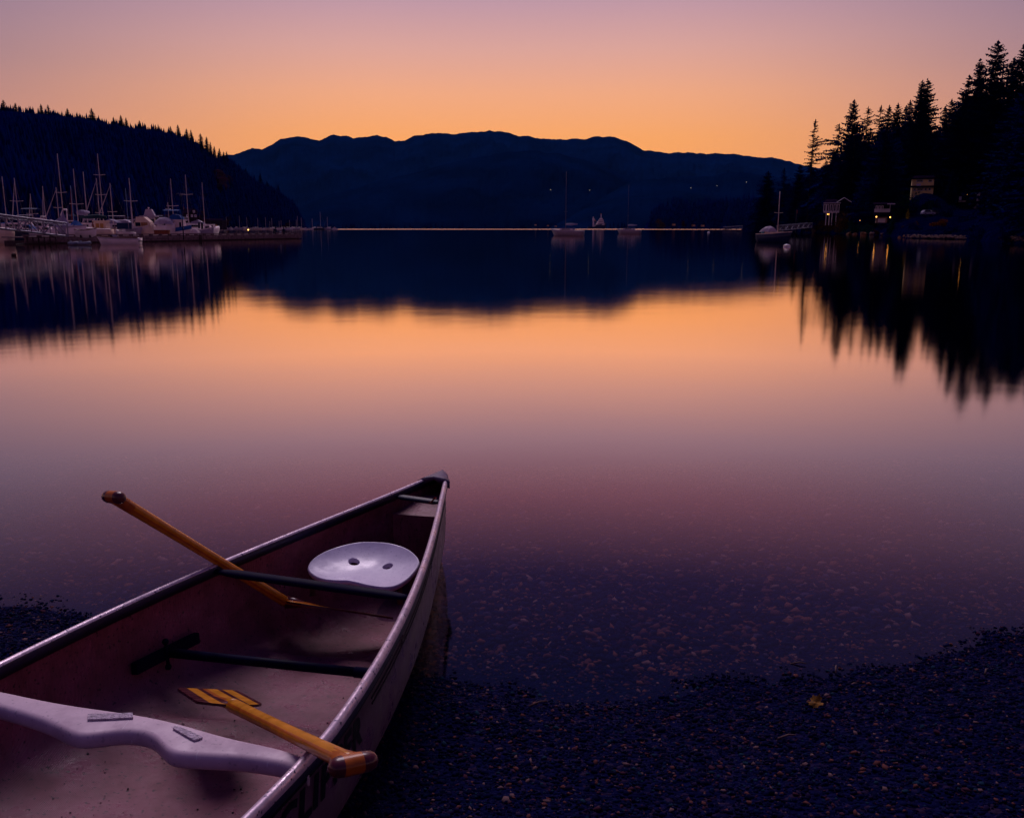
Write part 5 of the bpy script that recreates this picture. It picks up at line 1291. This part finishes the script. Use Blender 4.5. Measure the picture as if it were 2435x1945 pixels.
# small pier with truss on the right headland
Dp = 560; w0 = at(1686, 548.5, Dp); w1 = at(1766, 548.5, Dp)
e = empty('pier', (w0[0], Dp, 0), 'small low pier at the headland seen behind the tiny white buoy', 'pier')
q = MB(); q.box(((w1[0]-w0[0])/2, 0, .5), (w1[0]-w0[0], 2.5, .4)); q.build('deck', M_planks, e)
q = MB(); 
for i in range(7): q.tube([(i*3.3+.5,0,-.5),(i*3.3+.5,0,1.2+.4*(i % 2))], .18, 6)
q.build('pile', M_dplank, e)
gangway('gangway', (at(1720, 545.5, Dp)[0], Dp+1, .7), (at(1768, 543, Dp)[0], Dp+4, 1.5), 1.7, 8, M_galv, 'small pale truss gangway at the end of the headland pier')
gangway('gangway', at(1846, 549, 205), at(1920, 541, 240), 1.15, 11, M_galv, 'grey truss gangway rising right behind the dark hulled sailboat')
pl = at(1892, 536, 260); e = empty('flagpole', tuple(pl), 'thin flagpole with a limp red flag above the right gangway', 'flagpole')
q = MB(); q.tube([(0,0,-2),(0,0,4.6)], .06, 6); q.build('pole', M_mastd, e); q = MB(); q.loft([[(x, 0, 4.3), (x+.05, .05, 3.1+x)] for x in (.06, .2, .33)], closed=False, cap=False); q.build('flag', M_red, e)

# ------------------------------------------------------------------ houses
M_bulb = mat('house_bulb', (1,.5,.1), emit=(1,.42,.08), es=6)
M_sidw = mat('white_siding', (.5,.42,.52), .8, 0, .15, .6)
M_sidy = mat('yellow_siding', (.88,.62,.30), .8, 0, .12, .6, .3, 2)
M_roof = mat('dark_roof', (.012,.005,.02), 1, 0, .4, 1, spec=0)
M_pane = mat('window_glass', (.008,.008,.04), .2)
M_trim = mat('white_trim', (.6,.5,.62), .7)
def house(px, Dd, y_base, label):
    p = at(px, y_base, Dd); e = empty('house', tuple(p), label, 'house', 'houses on the shores', -math.atan2(p[0], p[1])*(.9 if p[0] > 0 else 1)); return e, mpp(Dd)
def hwin(par, x, z, w, h, y=-.0, m=None):
    q = MB(); q.box((x, y-.06, z), (w, .12, h)); f_ = q.build('window', m or M_pane, par)
    q = MB(); 
    for dx in (-w/2, w/2): q.box((x+dx, y-.10, z), (.14, .16, h+.14))
    for dz in (-h/2, h/2): q.box((x, y-.101, z+dz), (w+.14, .15, .14))
    q.build('frame', M_trim, f_)
def lamp(px, py, Dd, label, r_=.13, es=None):
    p = at(px, py, Dd); e = empty('wall_lamp', tuple(p), label, 'lamp', 'lit lamps'); MB().ball((0,0,0), r_, 8, 6).build('bulb', M_bulb, e)
    q = MB(); q.box((0,.1,r_+.05), (r_*2.2,r_*2,.06)); q.tube([(0,.25,r_+.05),(0,.25,-1.2)], .04, 5); q.build('bracket', M_black, e)
# white framed cottage
e, k = house(1985, 268, 528, 'white framed cottage on posts with a wide window bay and a small gable')
q = MB(); q.box((-9*k, 2.5, 33*k), (34*k, 5, 20*k)); q.box((16*k, 3, 30*k), (26*k, 5, 44*k)); wl = q.build('wall', mat('dark_siding', (.008,.006,.025), 1, spec=0), e)
q = MB(); q.add([(-28*k,-.6,43*k),(12*k,-.6,43*k),(6*k,3,52*k),(-22*k,3,52*k),(-28*k,-.6,42*k),(12*k,-.6,42*k)], [(0,1,2,3),(4,5,1,0)]); q.add([(2*k,-.5,44*k),(17*k,-.5,54*k),(32*k,-.5,44*k),(2*k,5,44*k),(17*k,5,54*k),(32*k,5,44*k)], [(0,1,4,3),(1,2,5,4),(0,2,1)]); q.build('roof', M_roof, e)
q = MB(); q.tube([(1*k,-.6,44*k),(17*k,-.6,54.5*k),(33*k,-.6,44*k)], .1, 5); q.box((-9*k,-.65,42.6*k), (38*k,.15,.18)); q.build('fascia_board', M_trim, e)
for x_ in (-24, -18, -10, -2, 5): hwin(wl, x_*k, 32*k, 4.6*k, 15*k)
q = MB(); q.box((-9*k,-.5,22*k), (34*k,1,2.5*k)); q.build('balcony', M_trim, e)
q = MB(); 
for x_ in (-20, -13, -7, 2): q.tube([(x_*k,-.4,-1),(x_*k,-.4,22*k)], .12, 6)
q.build('post', M_trim, e)
lamp(1968, 510, 266, 'left lamp under the balcony of the white framed cottage'); lamp(1971, 510, 266, 'right lamp under the balcony of the white framed cottage', .11)
# lamplit house with garage
e, k = house(2096, 216, 529, 'small white house with a balcony above a lamplit garage')
q = MB(); q.box((0, 2.5, 6*k), (24*k, 5, 14*k)); q.build('garage_wall', mat('warm_siding', (.20,.11,.11), .8, 0, .2, 1), e)
q = MB(); q.add([(-15*k,-.6,12.5*k),(22*k,-.6,12.5*k),(22*k,1.5,17*k),(-15*k,1.5,17*k),(-15*k,-.6,12*k),(22*k,-.6,12*k)], [(0,1,2,3),(4,5,1,0)]); q.build('garage_roof', M_roof, e)
q = MB(); q.box((0, 4.5, 30*k), (32*k, 5, 26*k)); w2_ = q.build('wall', mat('dark_siding', (.008,.006,.025)), e)
q = MB(); q.box((0, 1.2, 26*k), (34*k, .2, 6*k)); q.box((0, 1.1, 30*k), (34*k, .3, .15)); q.box((16.5*k, 1.4, 33*k), (1*k, .2, 16*k)); q.build('balcony', M_sidw, e)
q = MB(); q.add([(-20*k,.2,41.6*k),(26*k,.2,41.6*k),(26*k,6,46*k),(-20*k,6,46*k),(-20*k,.2,41*k),(26*k,.2,41*k)], [(0,1,2,3),(4,5,1,0)]); q.build('roof', M_roof, e); q = MB(); q.box((18*k,.1,41.3*k), (17*k,.15,.18)); q.build('fascia_board', M_trim, e)
for x_ in (-12, -6, 0): hwin(w2_, x_*k, 33*k, 3.4*k, 9*k, 2.0)
q = MB(); q.box((0,-.05,4*k), (16*k,.1,9*k)); q.build('garage_door', M_sidw, e)
lamp(2084, 516, 213.6, 'left lamp on the garage of the small white house', .15); lamp(2117, 517, 213.6, 'right lamp on the garage of the small white house', .15)
lamp(2045, 525.5, 238, 'lone orange lamp in the dark between the two lamplit houses', .12)
lamp(2300, 463, 258, 'lone lamp on a pole beside the house with the red deck', .12)
# yellow house
e, k = house(2189, 262, 474, 'tall pale yellow house with three floors above the parked cars')
q = MB(); q.box((2*k, 3.5, 23*k), (46*k, 7, 46*k)); wl = q.build('wall', M_sidy, e)
q = MB(); q.add([(-24*k,-.8,46*k),(30*k,-.8,46*k),(24*k,3.5,54*k),(-16*k,3.5,54*k),(30*k,8,46*k),(-24*k,8,46*k)], [(0,1,2,3),(1,4,2),(4,5,3,2),(5,0,3),(0,5,4,1)]); q.build('roof', M_roof, e)
q = MB(); q.box((2*k,-.5,28*k), (50*k,1.0,.5)); q.box((4*k,-.7,46*k), (54*k,.3,.35)); q.build('porch_roof', M_roof, e)
for (x_, z_, w_, h_) in ((-5,41,13,5.5),(17,41,8,5.5),(-14,22,5,6),(-3,22,12,6.5),(9,22,5,6),(17,22,5,6),(-8,5,10,6),(14,5,9,7)): hwin(wl, x_*k, z_*k, w_*k, h_*k)
q = MB(); q.box((-7*k,-.8,32*k), (9*k,.6,5*k)); q.build('awning', M_trim, e)
# house with the red deck
e, k = house(2305, 262, 500, 'half hidden house with a red brown deck and a white door front')
q = MB(); q.box((5*k, 4, 22*k), (50*k, 6, 34*k)); wl = q.build('wall', mat('dark_siding', (.008,.006,.025)), e)
q = MB(); q.box((-18*k,-.5,0), (30*k,2.2,6*k)); q.build('red_deck', mat('red_deck', (.10,.018,.012), .8, 0, .3, 3), e)
q = MB(); q.box((16*k,.8,28*k), (6*k,.4,15*k)); q.build('door_panel', M_sidw, e)
q = MB(); 
for i in range(8): q.box((12*k+i*.12,.2+i*.03,4*k+i*1.9*k), (8*k-i*.1,.3,1.0*k))
q.build('stair', M_grey, e)
q = MB(); q.box((13*k,.6,37.5*k), (17*k,.4,.2)); q.build('eave', M_trim, e); q = MB(); q.box((-17*k,.5,20*k), (15*k,.5,1.5*k)); q.build('balcony', M_creamb, e)
q = MB(); q.box((-21*k,.5,27*k), (5*k,.4,8*k)); q.build('window', M_sidw, e)
q = MB(); q.tube([(38*k,0,12*k),(43*k,0,26*k)], .07, 5); q.build('pole', M_trim, e)
# gabled cottage and low sheds on the left shore
e, k = house(454, 178, 541, 'gabled grey cottage with a chimney on the left shore behind the masts')
M_ls = mat('grey_siding', (.035,.022,.04), 1, 0, .3, 1, spec=0)
q = MB(); q.box((0, 3, 18*k), (30*k, 5, 30*k)); q.add([(2*k,.4,33*k),(16*k,.4,33*k),(9*k,.4,42*k)], [(0,1,2)]); wl = q.build('wall', M_ls, e)
q = MB(); q.add([(-17*k,.2,32*k),(17*k,.2,32*k),(14*k,3,43*k),(-14*k,3,43*k)], [(0,1,2,3)]); q.tube([(0*k,.1,32*k),(9*k,.1,43*k),(18*k,.1,32*k)], .1, 5); q.build('roof', M_roof, e)
q = MB(); q.box((-13*k, 2, 44*k), (2.5*k, .5, 6*k)); q.build('chimney', mat('pale_brick', (.14,.07,.07), .9), e)
for (x_, z_) in ((9,36),(-6,26),(4,26),(12,26)): hwin(wl, x_*k, z_*k, 3*k, 4*k, .4)
q = MB(); q.box((0,-.2,20*k), (36*k,1,.2)); q.build('balcony', M_ls, e)
for px, wp, yb_, Dd, lb in ((385, 60, 536, 190, 'long dark low shed behind the humped canvas hood'), (505, 46, 546, 240, 'low reddish sheds right of the gabled cottage'), (296, 46, 541, 170, 'low dark boathouse behind the covered boats')):
    p = at(px, yb_, Dd); k = mpp(Dd); e = empty('shed', tuple(p), lb, 'shed', 'sheds on the left shore')
    q = MB(); q.box((0, 2, 10*k), (wp*k, 4, 22*k)); q.build('wall', M_ls, e)
    q = MB(); q.add([(-wp*k*.53,-.3,20*k),(wp*k*.53,-.3,20*k),(wp*k*.5,2,25*k),(-wp*k*.5,2,25*k)], [(0,1,2,3)]); q.build('roof', M_roof, e)
    wl_ = MB()
    for i in range(4): wl_.box(((i-1.5)*wp*k*.22, -.04, 13*k), (wp*k*.08, .08, 4*k))
    wl_.build('window', M_pane, e)
# parked cars
def car(px, py, Dd, L, m, label):
    p = at(px, py, Dd); e = empty('parked_car', tuple(p), label, 'car', 'cars parked on the right shore', .12)
    q = MB(); h = L*.4
    body = [(-.5,.28),(-.5,.62),(-.47,.66),(-.36,.98),(-.30,1.0),(.08,1.0),(.22,.68),(.42,.62),(.5,.5),(.5,.28)]
    q.xprism([(x*L, z*h) for x, z in body], -L*.19, L*.19); q.build('body', m, e)
    q = MB(); q.xprism([(x*L, z*h) for x, z in [(-.40,.68),(-.33,.93),(.05,.93),(.17,.68)]], -L*.193, L*.193); q.build('window', M_pane, e)
    for x_ in (-.31, .3):
        for sd in (-1, 1): q = MB(); q.tube([(x_*L, sd*L*.14, .17*h+.06), (x_*L, sd*L*.2, .17*h+.06)], h*.21, 14); wq = q.build('wheel', M_black, e); q = MB(); q.tube([(x_*L, sd*L*.2, .17*h+.06), (x_*L, sd*L*.205, .17*h+.06)], h*.12, 10); q.build('rim', M_grey, wq)
    for sd in (-1, 1): q = MB(); q.box((.49*L, sd*L*.14, .5*h), (.06,.3,.15)); q.build('headlight', M_trim, e)
car(2206, 513, 226, 3.3, mat('car_white', (.50,.46,.60), .4), 'white estate car parked below the yellow house')
car(2223, 512.5, 232, 3.2, mat('car_grey', (.05,.04,.08), .4), 'dark grey car parked behind the white one')
q = MB(); p = at(2212, 515, 228); q.box((p[0], p[1]+1.5, p[2]-.35), (9, 6, .5)); pk = q.build('road', mat('drive_asphalt', (.01,.01,.025), .9), None); pk['kind'] = 'structure'
# lamps strung along the far hillside road
def on_ridge(G, xs_, px, py):
    best = min(((abs(proj(surf(G, xs_, px, q_))[1]-py), q_) for q_ in np.linspace(.02, .98, 80))); return surf(G, xs_, px, best[1])
for i, (px, py) in enumerate(((1308,458),(1400,461.5),(1483.6,462),(1561,460),(1637,456),(1698,450.6),(1766.7,442))):
    g_ = min(((on_ridge(G, x_, px, py)) for G, x_ in ((GB, xB), (GC, xC)) if x_[0] < px < x_[-1]), key=lambda p: abs(proj(p)[1]-py)*50+p[1]*.01)
    e = empty('road_lamp', (g_[0], g_[1]-14, g_[2]), '%s of the seven tiny road lamps from the left on the far wooded hillside' % ordn[i], 'street lamp', 'road lamps on the far hillside')
    q = MB(); q.tube([(0,0,-4),(0,0,9)], .25, 5); q.build('pole', M_black, e); MB().ball((0,0,9.6), .75, 8, 6).build('lamp_head', mat('lamp_head', (1,.9,.6), emit=(1,.85,.55), es=1.0), e)
for i, (px, py, c_) in enumerate(((1273.5,537,'first'),(1303,538.5,'second'),(1322,540,'third'),(1602,537,'fourth'),(1649,539,'fifth'),(1671,539.5,'sixth'))):
    p = at(px, py, 2250 if px < 1500 else 1480); e = empty('shore_house', tuple(p), 'tiny pale shore cabin, %s from the left along the far waterline' % c_, 'cabin', 'cabins on the far waterline', .1)
    q = MB(); q.box((0,0,1.5), (5,4,3)); wq = q.build('wall', M_curt, e); q = MB(); q.xprism([(-3,3),(0,5),(3,3)], -2.4, 2.4); q.build('roof', M_roof, e); q = MB(); q.box((0,-2.05,1.6), (1.6,.1,1.2)); q.build('window', M_creamb, wq)

# ------------------------------------------------------------------ the air over the inlet
hz = MB().box((500, 3500, 350), (9400, 9000, 730)).build('haze', None); hz.data.materials.clear()
m = bpy.data.materials.new('haze_air'); m.use_nodes = True; t = m.node_tree; t.nodes.clear()
v = N(t, 'ShaderNodeVolumePrincipled'); o = N(t, 'ShaderNodeOutputMaterial'); t.links.new(v.outputs[0], o.inputs[1])
v.inputs['Density'].default_value = .9e-5; v.inputs['Color'].default_value = (.08,.32,1,1)
hz.data.materials.append(m); tag(hz, 'thin bluish evening haze over the inlet', 'haze', kind='stuff')
